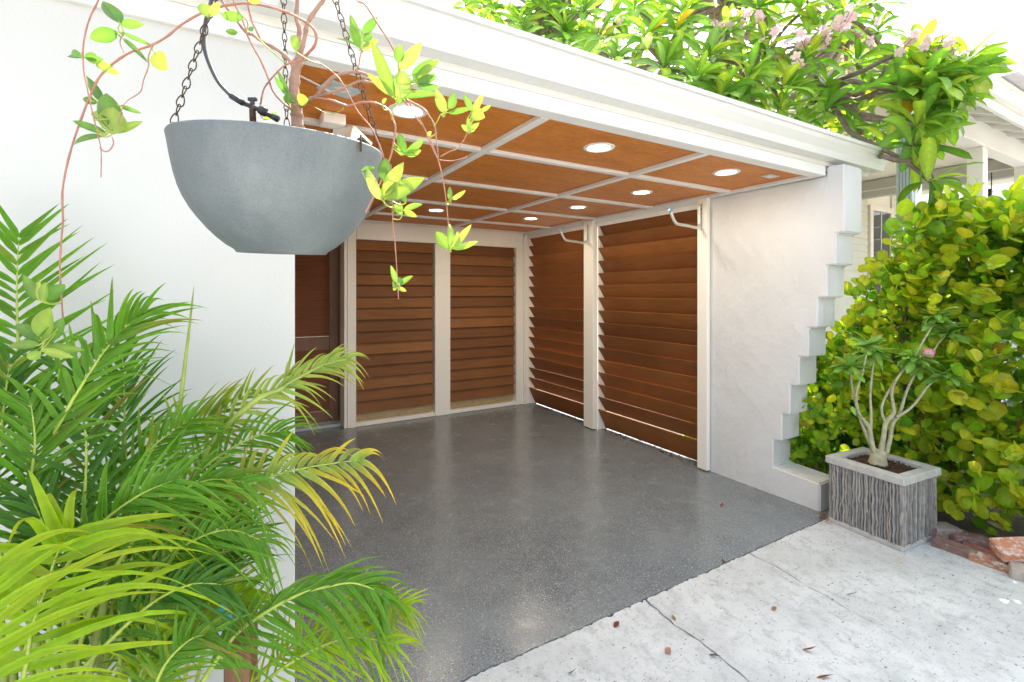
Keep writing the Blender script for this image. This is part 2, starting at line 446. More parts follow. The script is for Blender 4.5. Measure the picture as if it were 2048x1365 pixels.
# ================================================================== THE SETTING
gm = mesh('ground', [(-400, -400, -.06), (400, -400, -.06), (400, 400, -.06), (-400, 400, -.06)], [(0, 1, 2, 3)], soil)
struct(gm)
bounce_m = paint('pale_bounce', (.46, .44, .40), .9, .2, 30, .5, 90)
struct(mesh('bounce_yard', [(5.6, -12, -.055), (40, -12, -.055), (40, 40, -.055), (5.6, 40, -.055)], [(0, 1, 2, 3)], bounce_m))  # pale sheet added to bounce sunlight up into the porch
def wig(a, b, n, amp, seed):
    r = random.Random(seed); out = []; off = 0
    d = Vector((b[0] - a[0], b[1] - a[1], 0)); s = Vector((-d.y, d.x, 0)).normalized()
    for i in range(n + 1):
        t = i / n; off = off * .7 + r.gauss(0, amp)
        k = 0 if i in (0, n) else off
        out.append((a[0] + d.x * t + s.x * k, a[1] + d.y * t + s.y * k))
    return out
def slab(name, poly, z0, z1, mat, parent=None):
    bm = bmesh.new()
    A = [bm.verts.new((x, y, z1)) for x, y in poly]; B = [bm.verts.new((x, y, z0)) for x, y in poly]
    top = bm.faces.new(A); n = len(poly)
    for i in range(n): bm.faces.new((A[i], B[i], B[(i + 1) % n], A[(i + 1) % n]))
    bmesh.ops.triangulate(bm, faces=[top])
    return bm_done(bm, name, mat, parent)
# carport floor with a ragged front edge
front = wig((-.35, 1.705), (3.60, 1.690), 300, .0021, 3)
struct(slab('carport_floor', front + [(3.60, 6.1), (-.35, 6.1)], -.10, 0, floor_m))
# driveway: three slabs, cracks open between them
fr2 = [(x, y - .0015 - abs(random.gauss(0, .0042))) for x, y in front]
c1 = wig((1.757, 1.688), (1.60, -3), 120, .0045, 5); c2 = wig((2.585, 1.688), (2.15, -3), 120, .0055, 9)
drive = thing('driveway', 'x', 'x'); del drive['label']; del drive['category']; struct(drive)
def between(a, b): return [p for p in fr2 if a < p[0] < b]
def gap(line, sgn, w0, w1):
    n = len(line); return [(x + sgn * (w0 + (w1 - w0) * min(1, i / (n * .22))) / 2 * (1 + .5 * math.sin(i * 2.1)), y) for i, (x, y) in enumerate(line)]
slab('concrete_slab', [(-4, 1.69)] + between(-.4, 1.745) + gap(c1, -1, .010, .004) + [(-4, -3)], -.055, -.003, drive_m, drive)
slab('concrete_slab', gap(c1, 1, .010, .004)[::-1] + between(1.77, 2.57) + gap(c2, -1, .009, .0015), -.055, -.002, drive_m, drive)
edge = wig((3.70, 1.62), (3.55, -3), 60, .010, 12)
slab('concrete_slab', gap(c2, 1, .009, .0015)[::-1] + between(2.6, 3.61) + [(3.70, 1.655)] + edge, -.055, -.003, drive_m, drive)

# ================================================================== HOUSE WALL, ROOF EDGE, CEILING
hw = thing('house_wall', 'plain white painted house wall behind the palm, left of the carport opening', 'wall', (-1.5, 1.8, 0))
box('wall_face', (-4.5, 1.735, -.1), (.19, 1.90, 2.36), house_white, hw, .004)
box('side_return', (.04, 1.902, -.1), (.186, 5.90, 2.36), house_white, hw, .003)
up = thing('upper_roof', 'grey soffit corner of a higher roof above the white gutter', 'roof', (-1, 4, 3.3))
box('soffit', (-4, 2.2, 3.33), (1.04, 8, 3.36), porch_grey, up, .001)
box('eave_trim', (1.04, 2.2, 3.30), (1.22, 8, 3.48), porch_white, up, .003)
box('upper_wall', (-4, 3.2, 2.6), (.4, 8, 3.33), house_white, up, .003)

cr = thing('carport_roof', 'white gutter, beam and orange stained panelled ceiling over the carport', 'roof', (1.8, 3.7, 2.3))
bm_ = [(-4.5, 2.52), (2.52, 3.735)]
box('beam_board', (-4.5, 1.722, 2.356), (4.07, 1.80, 2.52), white_trim, cr, .003)
box('beam_board', (-4.5, 1.718, 2.288), (3.475, 1.80, 2.353), white_trim, cr, .003)
gp = [(1.72, 2.386), (1.650, 2.386), (1.646, 2.400), (1.640, 2.425), (1.622, 2.448), (1.606, 2.468), (1.600, 2.492), (1.586, 2.494), (1.584, 2.515), (1.596, 2.517), (1.598, 2.500), (1.604, 2.498),
      (1.610, 2.470), (1.626, 2.451), (1.644, 2.427), (1.652, 2.392), (1.714, 2.392), (1.714, 2.515), (1.72, 2.515)]
prism('gutter', gp, 0, -4.5, 4.13, gutter_white, cr)
capp = gp[:9] + [(1.72, 2.515)]
prism('gutter_end_cap', capp, 0, 4.13, 4.133, gutter_white, cr)
box('gutter_joint', (.135, 1.594, 2.384), (.175, 1.66, 2.40), gutter_white, cr, .001)
box('roof_deck', (-.2, 1.80, 2.36), (4.06, 6.25, 2.50), porch_grey, cr, .003)
box('side_fascia', (4.07, 1.74, 2.36), (4.11, 6.25, 2.52), white_trim, cr, .003)
xs = [.19, 1.24, 2.36, 3.44]; ys = [1.80, 2.42, 3.24, 4.06, 4.88, 5.52]
for i in range(3):
    for j in range(5):
        box('ceiling_panel', (xs[i] + .002, ys[j] + .002, 2.312), (xs[i + 1] - .002, ys[j + 1] - .002, 2.33), plywood, cr, .001)
for x in xs[1:3]: box('batten', (x - .024, 1.802, 2.288), (x + .024, 5.515, 2.3115), white_trim, cr, .002)
for y in ys[1:-1]:
    for i in range(3):
        box('batten', (xs[i] + (.026 if i else .002), y - .024, 2.290), (xs[i + 1] - (.026 if i < 2 else .012), y + .024, 2.3112), white_trim, cr, .002)
box('leak_block', (3.4415, 5.4625, .001), (3.61, 5.62, 2.31), post_paint, cr, .002)  # added filler, keeps light from leaking in at the back corner
prism('edge_moulding', [(3.425, 2.311), (3.425, 2.292), (3.437, 2.286), (3.455, 2.262), (3.466, 2.255), (3.466, 2.215), (3.474, 2.215), (3.474, 2.311)], 1, 2.62, 5.47, white_trim, cr)
box('edge_moulding', (3.432, 1.802, 2.288), (3.476, 2.615, 2.311), white_trim, cr, .002)
box('edge_moulding', (.192, 5.468, 2.29), (3.424, 5.515, 2.311), white_trim, cr, .002)

# recessed lamps
lp = [(.69, 2.085), (1.788, 2.07), (2.895, 2.058), (2.885, 2.82), (2.865, 3.62), (2.86, 4.44), (1.765, 4.465)]
lamp_desc = ['lit round recessed ceiling lamp behind the vine, beside the grey plate', 'lit round recessed ceiling lamp in the middle panel next to the front beam',
             'lit round recessed ceiling lamp in the front panel beside the small vent', 'lit round recessed ceiling lamp over the near louvre bay, second along the right wall',
             'lit round recessed ceiling lamp third along the right louvre wall', 'lit round recessed ceiling lamp closest to the inner back corner', 'lit round recessed ceiling lamp in the middle near the back louvre wall']
for (x, y), lb in zip(lp, lamp_desc):
    t = thing('recessed_lamp', lb, 'ceiling lamp', (x, y, 2.312), 'recessed ceiling lamps')
    lathe('trim_ring', [(.064, .002), (.064, -.004), (.072, -.006), (.084, -.005), (.088, .001)], white_trim, t, (x, y, 2.310), 36)
    V = [Vector((x + .065 * math.cos(a), y + .065 * math.sin(a), 2.3095)) for a in np.linspace(0, 2 * math.pi, 32, endpoint=False)]
    mesh('lens', V, [tuple(range(32))[::-1]], lamp_m, t)
    L = bpy.data.lights.new('lamp_light', 'AREA'); L.shape = 'DISK'; L.size = .12; L.energy = 1.2; L.color = (1, .86, .66)
    lo = bpy.data.objects.new('lamp_light', L); COL.objects.link(lo); lo.location = (0, 0, -.012); lo.parent = t
vt = thing('ceiling_vent', 'small white rectangular vent in the front ceiling panel by the stucco wall', 'vent', (3.24, 1.97, 2.31))
box('frame', (3.18, 1.93, 2.304), (3.30, 2.00, 2.3118), galv, vt, .002)
box('grille', (3.20, 1.945, 2.300), (3.28, 1.985, 2.3035), gutter_white, vt, .001)
fl = thing('flood_lamp', 'white flood lamp box with dark face under the ceiling behind the hanging pot', 'lamp', (.45, 2.33, 2.31))
rot = Matrix.Rotation(R(38), 3, 'Z') @ Matrix.Rotation(R(18), 3, 'Y')
box('base', (.36, 2.26, 2.26), (.46, 2.36, 2.311), white_trim, fl, .006)
hd = box('head', (.43, 2.27, 2.165), (.57, 2.40, 2.245), white_trim, fl, .008, rot)
box('dark_face', (.50, 2.25, 2.185), (.575, 2.31, 2.20), black_plastic, fl, .002, rot)
jp = thing('cover_plate', 'grey cover plate with torn white label on the orange ceiling', 'cover plate', (.37, 2.0, 2.31))
rz = Matrix.Rotation(R(20), 3, 'Z')
box('plate', (.31, 1.94, 2.303), (.45, 2.05, 2.3115), pipe_grey, jp, .002, rz)
box('label_scrap', (.365, 1.955, 2.3005), (.415, 2.0, 2.3025), gutter_white, jp, .001, Matrix.Rotation(R(50), 3, 'Z'))
wp = [on(600, 152, 2, 2.306), on(640, 172, 2, 2.306), on(668, 188, 2, 2.3)]
tag(tube('ceiling_wire', wp, .004, white_trim, None, 6), 'thin white wire running along the orange ceiling to the grey plate', 'wire')

# ================================================================== BACK LOUVRE WALL
bw = thing('louvre_screen', 'brown slat screen with beige posts across the back of the carport', 'louvre wall', (2.3, 5.5, 0))
def bpost(name, x0, x1, z0=0.001, z1=2.289, y0=5.475, y1=5.56): return box(name, (x0, y0, z0), (x1, y1, z1), post_paint, bw, .003)
bpost('post', 1.128, 1.222); box('post_strip', (1.096, 5.482, .001), (1.125, 5.75, 2.289), post_paint, bw, .002)
bpost('post', 2.153, 2.350, .001, 2.09, 5.472)
bpost('post', 3.300, 3.405, .001, 2.09, 5.474); box('post_strip', (3.407, 5.45, .001), (3.44, 5.56, 2.25), post_paint, bw, .003)
box('header', (1.224, 5.470, 2.092), (3.4055, 5.555, 2.288), post_paint, bw, .003)
for a, b in ((1.224, 2.151), (2.352, 3.298)):
    box('sill', (a, 5.478, .002), (b, 5.60, .045), post_paint, bw, .003)
    n = 15; pitch = .1306
    for k in range(n):
        zb = .146 + k * pitch; zt = min(zb + pitch + .022, 2.13)
        jx = random.uniform(-.002, .002)
        dz = random.uniform(-.003, .003)
        poly = [(5.496, zb + dz), (5.510, zb + dz), (5.549, zt + dz), (5.536, zt + dz)]
        prism('slat', poly, 0, a + .003, b - .012 + jx, random.choice(slat_mats_back), bw, .0015)
    prism('side_stop', [(5.552, .05), (5.562, .05), (5.562, 2.09), (5.552, 2.09)], 0, a, b, raw_wood, bw)
    for k, (u, v) in enumerate(((0, .36), (.39, .80), (.82, 1.0))):
        box('backing_board', (a + (b - a) * u, 5.578, .048), (a + (b - a) * v - .006, 5.598, .20), raw_wood, bw, .002)
box('back_sheet', (1.13, 5.605, .046), (3.47, 5.62, 2.3), old_wood, bw, .001)
bw.children  # keep

# door in the back left corner
dr = thing('louvre_door', 'dark brown louvred door beside the back screen, in the corner by the white wall', 'door', (.66, 5.76, 0))
DX0, DX1 = .24, 1.085
box('stile', (DX1 - .10, 5.74, .035), (DX1, 5.78, 2.2), door_brown, dr, .003)
box('stile', (DX0, 5.74, .035), (DX0 + .10, 5.78, 2.2), door_brown, dr, .003)
for z0, z1 in ((.035, .155), (.845, 1.0), (2.08, 2.2)): box('rail', (DX0 + .101, 5.742, z0), (DX1 - .101, 5.779, z1), door_brown, dr, .003)
for z0, z1 in ((.157, .843), (1.002, 2.078)):
    bm = bmesh.new(); z = z0 + .004
    while z < z1 - .02:
        vs = bm_box(bm, (DX0 + .102, 5.752, z), (DX1 - .102, 5.758, z + .033), 0, Matrix.Rotation(R(-24), 3, 'X')); z += .031
    stuff(bm_done(bm, 'louvre_slats', door_panel, dr))
    box('panel_back', (DX0 + .101, 5.772, z0), (DX1 - .101, 5.777, z1), door_panel, dr, 0)
box('jamb', (DX1 + .002, 5.70, .001), (DX1 + .038, 5.80, 2.25), door_brown, dr, .003)
box('jamb', (.1865, 5.70, .001), (DX0 - .002, 5.80, 2.204), door_brown, dr, .003)
box('head_jamb', (DX0 - .05, 5.70, 2.205), (DX1 + .0015, 5.80, 2.312), door_brown, dr, .003)
box('hinge', (DX1 - .004, 5.728, .10), (DX1 + .012, 5.739, .19), dark_metal, dr, .001)
box('threshold', (DX0 - .05, 5.60, .001), (DX1 + .01, 5.80, .032), pipe_grey, dr, .004)

# ================================================================== RIGHT LOUVRE WALL
sw = thing('side_louvre_screen', 'brown open slat screen in two bays along the right side of the carport', 'louvre wall', (3.5, 4.0, 0))
box('post', (3.408, 4.045, .012), (3.445, 4.205, 2.287), post_paint, sw, .003); box('post_strip', (3.447, 4.050, .004), (3.480, 4.200, 2.25), post_paint, sw, .003)
box('post', (3.428, 2.618, .012), (3.468, 2.715, 2.287), post_paint, sw, .003); box('post_strip', (3.470, 2.664, .004), (3.60, 2.712, 2.25), post_paint, sw, .002)
for y0, y1 in ((2.717, 4.04), (4.21, 5.448)):
    for k in range(17):
        zt = .222 + k * .135 + random.uniform(-.0015, .0015)
        zb = zt - .161
        if zt > 2.26: break
        if k == 0: zb = .005
        zj = random.uniform(-.002, .002)
        poly = [(3.472, zt + zj), (3.488, zt + .004 + zj), (3.592, zb + .006), (3.578, zb)]
        prism('slat', poly, 1, y0 + .002, y1 - .004, random.choice(slat_mats_side), sw, .002)
    box('jamb', (3.480, y1 + .001, .002), (3.60, y1 + .012, 2.25), post_paint, sw, .001)
    box('jamb', (3.482, y0 - .012, .002), (3.60, y0 - .001, 2.25), post_paint, sw, .001)
    box('top_rail', (3.474, y0, 2.255), (3.60, y1, 2.31), post_paint, sw, .002)
def hook(y, z, lab):
    t = thing('wall_hook', lab, 'hook', (3.41, y, z), 'bent tube hooks on the louvre posts')
    x0 = (3.428 if y < 3 else 3.408) - .006
    box('bracket', (x0 - .001, y - .018, z - .02), (x0 + .0045, y + .018, z + .20), galv, t, .002)
    tube('arm', [(x0 - .018, y, z + .19), (x0 - .02, y, z + .06), (x0 - .028, y, z + .015), (x0 - .06, y, z - .005), (x0 - .16, y, z + .002), (x0 - .28, y, z + .008), (x0 - .315, y, z + .022), (x0 - .34, y, z + .055), (x0 - .365, y, z + .10)], .0125, galv, t, 10, 5)
    tube('end_cap', [(x0 - .365, y, z + .098), (x0 - .377, y, z + .122)], .0148, blue_tape, t, 10, 1)
    box('screw', (x0 - .006, y - .006, z + .15), (x0 - .001, y + .006, z + .162), dark_metal, t, .002)
hook(2.672, 2.045, 'bent steel hook on the post beside the white stucco wall')
hook(4.125, 2.045, 'bent steel hook on the post between the two louvre bays')

# stepped stucco wall
sp = thing('stepped_wall', 'white stucco wall with a stair-stepped front edge and low block foot', 'wall', (3.6, 2.2, 0))
st = [(2.662, -.05), (1.757, -.05), (1.757, .190), (2.086, .205), (2.086, .408), (2.019, .412), (2.019, .612), (1.961, .616), (1.961, .832), (1.897, .836), (1.897, 1.044), (1.833, 1.048), (1.833, 1.252), (1.773, 1.256),
      (1.773, 1.462), (1.713, 1.466), (1.713, 1.680), (1.657, 1.684), (1.657, 1.892), (1.605, 1.896), (1.605, 2.345), (1.716, 2.350), (1.716, 2.2865), (2.662, 2.2865)]
bm = bmesh.new()
A = [bm.verts.new((3.480, y, z)) for y, z in st]; B = [bm.verts.new((3.715, y, z)) for y, z in st]
fa = bm.faces.new(A); fb = bm.faces.new(B[::-1]); n = len(st)
for i in range(n): bm.faces.new((A[i], B[i], B[(i + 1) % n], A[(i + 1) % n]))
bmesh.ops.recalc_face_normals(bm, faces=bm.faces)
bmesh.ops.bevel(bm, geom=list(bm.edges), offset=.009, segments=3, affect='EDGES', clamp_overlap=True)
o = bm_done(bm, 'wall_body', stucco, sp, False)
# ================================================================== HANGING POT
PC = P(1024 - .477 * FPX, HZ, 1.0); pcx, pcy = PC.x, PC.y
pz = 1.804
PDIR = Vector((-pcx, -pcy, 0)).normalized(); PAX = Vector((0, 0, 1)).cross(PDIR)
TILT = Matrix.Rotation(R(5.5), 3, PAX)
def tilt(o):
    c = Vector((pcx, pcy, pz))
    for v in o.data.vertices: v.co = TILT @ (v.co - c) + c
    return o
hp = thing('hanging_pot', 'large grey bowl-shaped hanging pot on rusty chains', 'hanging pot', (pcx, pcy, 1.592))
prof = [(.078, -.221), (.086, -.2225), (.090, -.2165), (.105, -.207), (.120, -.194), (.136, -.177), (.152, -.157), (.165, -.138), (.1755, -.118), (.183, -.098), (.189, -.074), (.194, -.046), (.1985, -.014), (.2005, -.003), (.199, .001), (.195, .002), (.192, -.004), (.186, -.05), (.17, -.10)]
tilt(lathe('bowl', prof, pot_m, hp, (pcx, pcy, pz), 96))
tilt(lathe('base_ring', [(.0, -.2185), (.056, -.2185), (.0565, -.2225), (.074, -.2225), (.075, -.219), (.0775, -.219)], pot_m, hp, (pcx, pcy, pz), 64))
V = [Vector((pcx + .178 * math.cos(a), pcy + .178 * math.sin(a), pz - .028)) for a in np.linspace(0, 2 * math.pi, 40, endpoint=False)]
tilt(mesh('soil', V, [tuple(range(40))], mulch, hp))
def camoff(dx, dz): return Vector((dx * CY + dz * SY, -dx * SY + dz * CY, 0))
hook_top = P(557, -385, 1.0)
def link_mesh():
    pts = []
    for k in range(14):
        a = 2 * math.pi * k / 14
        x = .0060 * math.cos(a) * (1 - .25 * math.sin(a)); z = .0122 * math.sin(a)
        pts.append(Vector((x, .0012 * math.sin(2 * a), z)))
    V, F = [], []
    seg = 6
    for i, p in enumerate(pts):
        d = (pts[(i + 1) % 14] - pts[i - 1]).normalized(); u = Vector((0, 1, 0)); s = d.cross(u).normalized(); u = s.cross(d)
        for k in range(seg):
            a = 2 * math.pi * k / seg; V.append(p + (s * math.cos(a) + u * math.sin(a)) * .0012)
    for i in range(14):
        for k in range(seg):
            F.append((i * seg + k, i * seg + (k + 1) % seg, ((i + 1) % 14) * seg + (k + 1) % seg, ((i + 1) % 14) * seg + k))
    me = bpy.data.meshes.new('link'); me.from_pydata([tuple(v) for v in V], [], F)
    me.polygons.foreach_set('use_smooth', [True] * len(me.polygons)); me.materials.append(rust_metal); return me
LM = link_mesh()
for dx, dz in ((-.188, -.065), (.194, .035), (-.075, .183)):
    a = Vector((pcx, pcy, pz)) + TILT @ camoff(dx, dz) + Vector((0, 0, .004)); d = hook_top - a
    q = d.to_track_quat('Z', 'Y')
    ch = tube('chain', [a + Vector((0, 0, -.012)), a + d.normalized() * .008], .0016, rust_metal, hp, 6, 1)
    L = d.length; step = .0190; k = 0
    while k * step < L - .02:
        l = bpy.data.objects.new('link', LM); COL.objects.link(l); l.parent = ch
        l.location = a + d.normalized() * (k * step + .010)
        l.rotation_mode = 'QUATERNION'
        from mathutils import Quaternion
        l.rotation_quaternion = q @ Quaternion((0, 0, 1), R(35 + 80 * (k % 2) + random.uniform(-12, 12)))
        k += 1
tube('chain_tail', [Vector((pcx, pcy, pz)) + camoff(.187, -.078) + Vector((0, 0, -.002)), Vector((pcx, pcy, pz)) + camoff(.187, -.079) + Vector((0, 0, -.034))], .0022, rust_metal, hp, 6, 1)
br = thing('hanging_bracket', 'dark steel arm bracket on the beam that carries the hanging pot', 'bracket', (hook_top.x, 1.72, 2.5))
tube('arm', [(hook_top.x, 1.60, 2.54), (hook_top.x, 1.40, 2.545), (hook_top.x, hook_top.y, 2.54)], .008, dark_metal, br, 8)
tube('hook', [(hook_top.x, hook_top.y, 2.54), (hook_top.x, hook_top.y, hook_top.z - .01)], .004, dark_metal, br, 8)
box('mounting_plate', (hook_top.x - .02, 1.585, 2.5195), (hook_top.x + .02, 1.73, 2.535), dark_metal, br, .002)

# irrigation tube
it = thing('drip_tube', 'dark grey drip irrigation tube with black valve arching into the hanging pot', 'hose', P(464, 194, .97))
ZT = .97
tube('tube', [P(x, y, ZT + dz) for x, y, dz in [(432, -60, .05), (423, 0, .02), (412, 41, 0), (407, 78, 0), (411, 107, 0), (423, 139, 0), (439, 168, 0), (464, 194, 0)]], .0038, hose_grey, it, 10, 5)
tube('connector', [P(462, 192, ZT), P(487, 207, ZT)], .0062, black_plastic, it, 8, 1)
tube('valve_body', [P(487, 207, ZT), P(520, 220, ZT), P(548, 236, ZT)], .0048, black_plastic, it, 8, 1)
tube('valve_ball', [P(516, 218, ZT), P(520, 220, ZT), P(527, 223, ZT), P(532, 226, ZT), P(535, 227, ZT)], lambda t: .004 + .006 * math.sin(math.pi * t), black_plastic, it, 10, 2)
c = P(505, 199, ZT); box('valve_handle', c - Vector((.009, .003, .0035)), c + Vector((.009, .003, .0035)), black_plastic, it, .001, Matrix.Rotation(-YAW, 3, 'Z'))
c = P(505, 205, ZT); box('valve_stem', c - Vector((.004, .003, .006)), c + Vector((.004, .003, .004)), black_plastic, it, .001, Matrix.Rotation(-YAW, 3, 'Z'))
tube('emitter_end', [P(545, 233, ZT), P(556, 239, ZT)], .0065, black_plastic, it, 8, 1)
tube('peg', [P(505, 212, ZT), P(506, 246, ZT)], .0062, rust_metal, it, 8, 1, knots=.2)

# ================================================================== VINE IN THE POT
vn = thing('potted_vine', 'straggly woody vine with lime green leaves growing in the hanging pot', 'plant', (pcx, pcy, pz - .03))
VPTS = []
def vine(pts, Z0, Z1, r0, r1, mat, name='branch', n=5, kn=.25):
    m = len(pts)
    pp = [P(x, y, Z0 + (Z1 - Z0) * i / (m - 1)) for i, (x, y) in enumerate(pts)]
    VPTS.extend(smooth_path(pp, 6))
    k = 1 if name == 'trunk' else .72 if r0 > .0055 else .62
    return tube(name, pp, lambda t: (r0 + (r1 - r0) * t) * k, mat, vn, 8, n, kn)
trunk = [(596, 262), (594, 240), (593, 215), (588, 178), (592, 140), (601, 111)]
ZC = 1.02
vine(trunk, ZC, ZC, .0125, .0085, bark_vine, 'trunk')
vine([(601, 113), (595, 92), (599, 61), (593, 37), (595, 0), (594, -40)], ZC, ZC, .0075, .005, bark_vine)
vine([(600, 113), (603, 102), (610, 72), (616, 45), (638, 12), (647, 0), (662, -40)], ZC, ZC - .03, .007, .005, bark_vine)
vine([(606, 117), (618, 105), (630, 90), (632, 70), (620, 51), (587, 31), (546, 16), (497, 7), (454, 11), (431, 17), (398, 29), (361, 51), (333, 74), (300, 92), (253, 109), (205, 147), (181, 191), (157, 253), (137, 318), (125, 383), (126, 441), (124, 466), (120, 520), (121, 567), (126, 637)], ZC, .82, .0046, .0019, stem_red, 'branch', 4)
vine([(308, 86), (297, 113), (297, 133), (287, 161), (280, 185), (249, 208), (236, 250)], .89, .87, .002, .0012, stem_red)
vine([(205, -30), (197, 0), (178, 41), (167, 89), (167, 137), (174, 174), (185, 226), (195, 267), (202, 301), (202, 355)], .88, .86, .0026, .0012, stem_red)
vine([(200, 296), (208, 303), (219, 301), (227, 287), (224, 275)], .86, .86, .002, .0014, stem_red)
vine([(590, 142), (579, 121), (556, 100), (526, 84), (505, 70), (491, 64), (470, 37), (444, 2), (430, -30)], ZC, .96, .006, .0028, bark_vine)
vine([(519, 76), (511, 58), (505, 47), (497, 16), (495, 0), (493, -30)], .99, .97, .0035, .0025, stem_red)
vine([(495, 70), (485, 41), (474, 18), (466, 0), (458, -30)], .98, .95, .0028, .002, stem_red)
vine([(493, 68), (507, 96), (521, 121), (536, 156), (546, 183), (567, 207), (589, 224)], .98, ZC, .0026, .0034, stem_red)
vine([(521, 209), (528, 178), (546, 154), (567, 133), (587, 125), (612, 121), (628, 121), (649, 133), (678, 157), (703, 200), (717, 225), (742, 255), (754, 279), (766, 309), (770, 330)], .98, .9, .0026, .0018, stem_red)
vine([(598, 214), (617, 201), (634, 193), (648, 174), (664, 157), (683, 149), (708, 144), (728, 148), (745, 154), (779, 166), (790, 176)], ZC, .93, .0065, .003, bark_vine)
vine([(636, 193), (678, 181), (700, 171), (720, 163), (745, 166), (771, 171), (796, 188), (823, 205), (846, 218), (862, 238), (870, 255), (873, 284), (877, 317)], 1.0, .92, .0048, .002, bark_vine)
vine([(630, 196), (661, 201), (681, 208), (698, 213), (720, 206), (742, 205), (762, 211), (779, 223), (787, 242), (791, 258), (786, 292), (779, 320), (755, 379), (731, 424)], 1.0, .87, .0045, .0022, stem_red)
vine([(806, 198), (830, 232), (854, 267), (874, 314), (885, 355), (892, 400), (897, 455), (899, 500)], .92, .90, .0024, .0013, stem_red)
vine([(812, 196), (846, 250), (862, 290), (876, 320)], .92, .9, .0018, .0014, stem_red)
vine([(782, 330), (784, 403), (787, 466), (789, 473), (794, 546), (797, 599)], .88, .88, .0019, .0012, stem_red)
vine([(705, -30), (714, 0), (731, 10), (751, 41), (779, 85), (796, 123), (806, 195)], .95, .92, .003, .0024, stem_red)
vine([(724, 99), (720, 115), (717, 133), (709, 145)], .95, .96, .0018, .0022, stem_red)
vine([(881, 314), (898, 304), (915, 297), (928, 280), (936, 263)], .92, .92, .0016, .0012, stem_red)
vine([(868, 253), (875, 242), (881, 229)], .92, .92, .0016, .0013, stem_lime)
vine([(876, 320), (905, 322), (935, 314)], .92, .92, .0012, .0009, stem_red)
vine([(797, 198), (790, 210), (786, 222), (784, 240)], .93, .92, .0022, .0022, stem_lime)
vine([(246, 70), (240, 85), (248, 106)], .9, .9, .0013, .0015, stem_red)
vine([(630, 215), (655, 228), (672, 226), (686, 218), (685, 208)], 1.0, .98, .0011, .0011, stem_lime)
VL = Leaves()
LG = [(.19, .33, .06), (.26, .39, .07), (.11, .25, .05), (.34, .44, .10), (.075, .19, .045)]
def vleaf(b, t, wpx, Z, ci=None):
    B = P(*b, Z); dz = random.uniform(-.35, .35)
    Lp = math.hypot(t[0] - b[0], t[1] - b[1]); T = P(*t, Z + dz * Lp / FPX * Z)
    d = T - B; L = d.length * .98
    nrm = (VIEW(B) + rv(.28)).normalized()
    c = vary(LG[ci] if ci is not None else random.choice(LG), .15)
    VL.add(leaf_geo(B, d, nrm, L, wpx / FPX * Z * .98, 'ovate', .34, random.uniform(-.15, .4), 8, c, lerp3(c, (.45, .5, .06), .12), 1.35, random.uniform(-.3, .3)), force=True)
z1 = lambda p: Q(p, (0, 0), 2.926); z2 = lambda p: Q(p, (560, 0), 2.926); z4 = lambda p: Q(p, (0, 430), 2.926); z6 = lambda p: Q(p, (560, 400), 2.73)
def batch(f, sc, Z, rows):
    for b, t, wd, *ci in rows: vleaf(f(b), f(t), wd / sc, Z + random.uniform(-.012, .012), ci[0] if ci else None)
batch(z1, 2.926, .89, [((705, 140), (605, 20), 90, 4), ((705, 140), (848, 142), 55, 2), ((690, 188), (538, 222), 85, 2), ((715, 190), (885, 272), 26, 2), ((715, 222), (872, 352), 30, 4),
    ((485, 340), (308, 262), 60, 4), ((500, 335), (598, 352), 60, 4), ((560, 370), (500, 290), 60, 1), ((560, 365), (692, 432), 55, 1), ((905, 308), (985, 418), 105, 1),
    ((1218, 105), (1185, 15), 80, 1), ((1225, 95), (1282, 12), 50, 3), ((1428, 100), (1262, 92), 58, 2), ((1392, 190), (1318, 186), 36, 2), ((1476, 190), (1462, 150), 32, 4), ((1735, 305), (1712, 160), 52, 1),
    ((590, 600), (500, 440), 62, 4), ((570, 606), (472, 572), 44, 4), ((650, 770), (628, 535), 125, 2), ((655, 790), (660, 625), 135, 3), ((610, 720), (520, 600), 60, 3), ((665, 775), (818, 712), 48, 1),
    ((610, 800), (328, 795), 46, 2), ((625, 788), (422, 706), 50, 2), ((700, 618), (818, 664), 28, 4), ((640, 700), (570, 715), 60, 4), ((1450, 0), (1530, -20), 60, 1)])
batch(z1, 2.926, 1.0, [((1690, 540), (1610, 395), 30, 2), ((1680, 560), (1600, 440), 30, 2), ((1700, 580), (1640, 470), 28, 4), ((1700, 600), (1620, 560), 30, 1), ((1740, 590), (1800, 580), 70, 1), ((1545, 700), (1625, 660), 30, 1), ((1690, 610), (1690, 540), 50, 2)])
batch(z4, 2.926, .80, [((238, 725), (325, 535), 135, 1), ((235, 735), (70, 610), 72, 2), ((235, 505), (140, 345), 64, 2), ((250, 500), (270, 388), 50, 0), ((262, 500), (365, 402), 78, 2), ((245, 740), (375, 640), 95, 2),
    ((245, 770), (485, 795), 62, 0), ((235, 760), (15, 760), 58, 0), ((240, 800), (145, 855), 60, 1), ((245, 790), (460, 832), 52, 1), ((225, 490), (225, 385), 28, 3)])
batch(z2, 2.926, .95, [((475, 290), (398, 45), 46, 2), ((480, 200), (582, 98), 52, 2), ((475, 285), (410, 140), 66, 0), ((450, 272), (308, 180), 24, 2), ((485, 240), (542, 200), 44, 4), ((480, 285), (575, 240), 40, 1)])
batch(z2, 2.926, .91, [((675, 585), (556, 245), 82, 0), ((670, 560), (522, 425), 58, 1), ((685, 585), (755, 385), 115, 3), ((700, 410), (822, 240), 78, 1), ((690, 370), (705, 258), 62, 2), ((690, 570), (930, 520), 52, 0), ((600, 610), (622, 565), 22, 3), ((690, 600), (725, 570), 40, 2)])
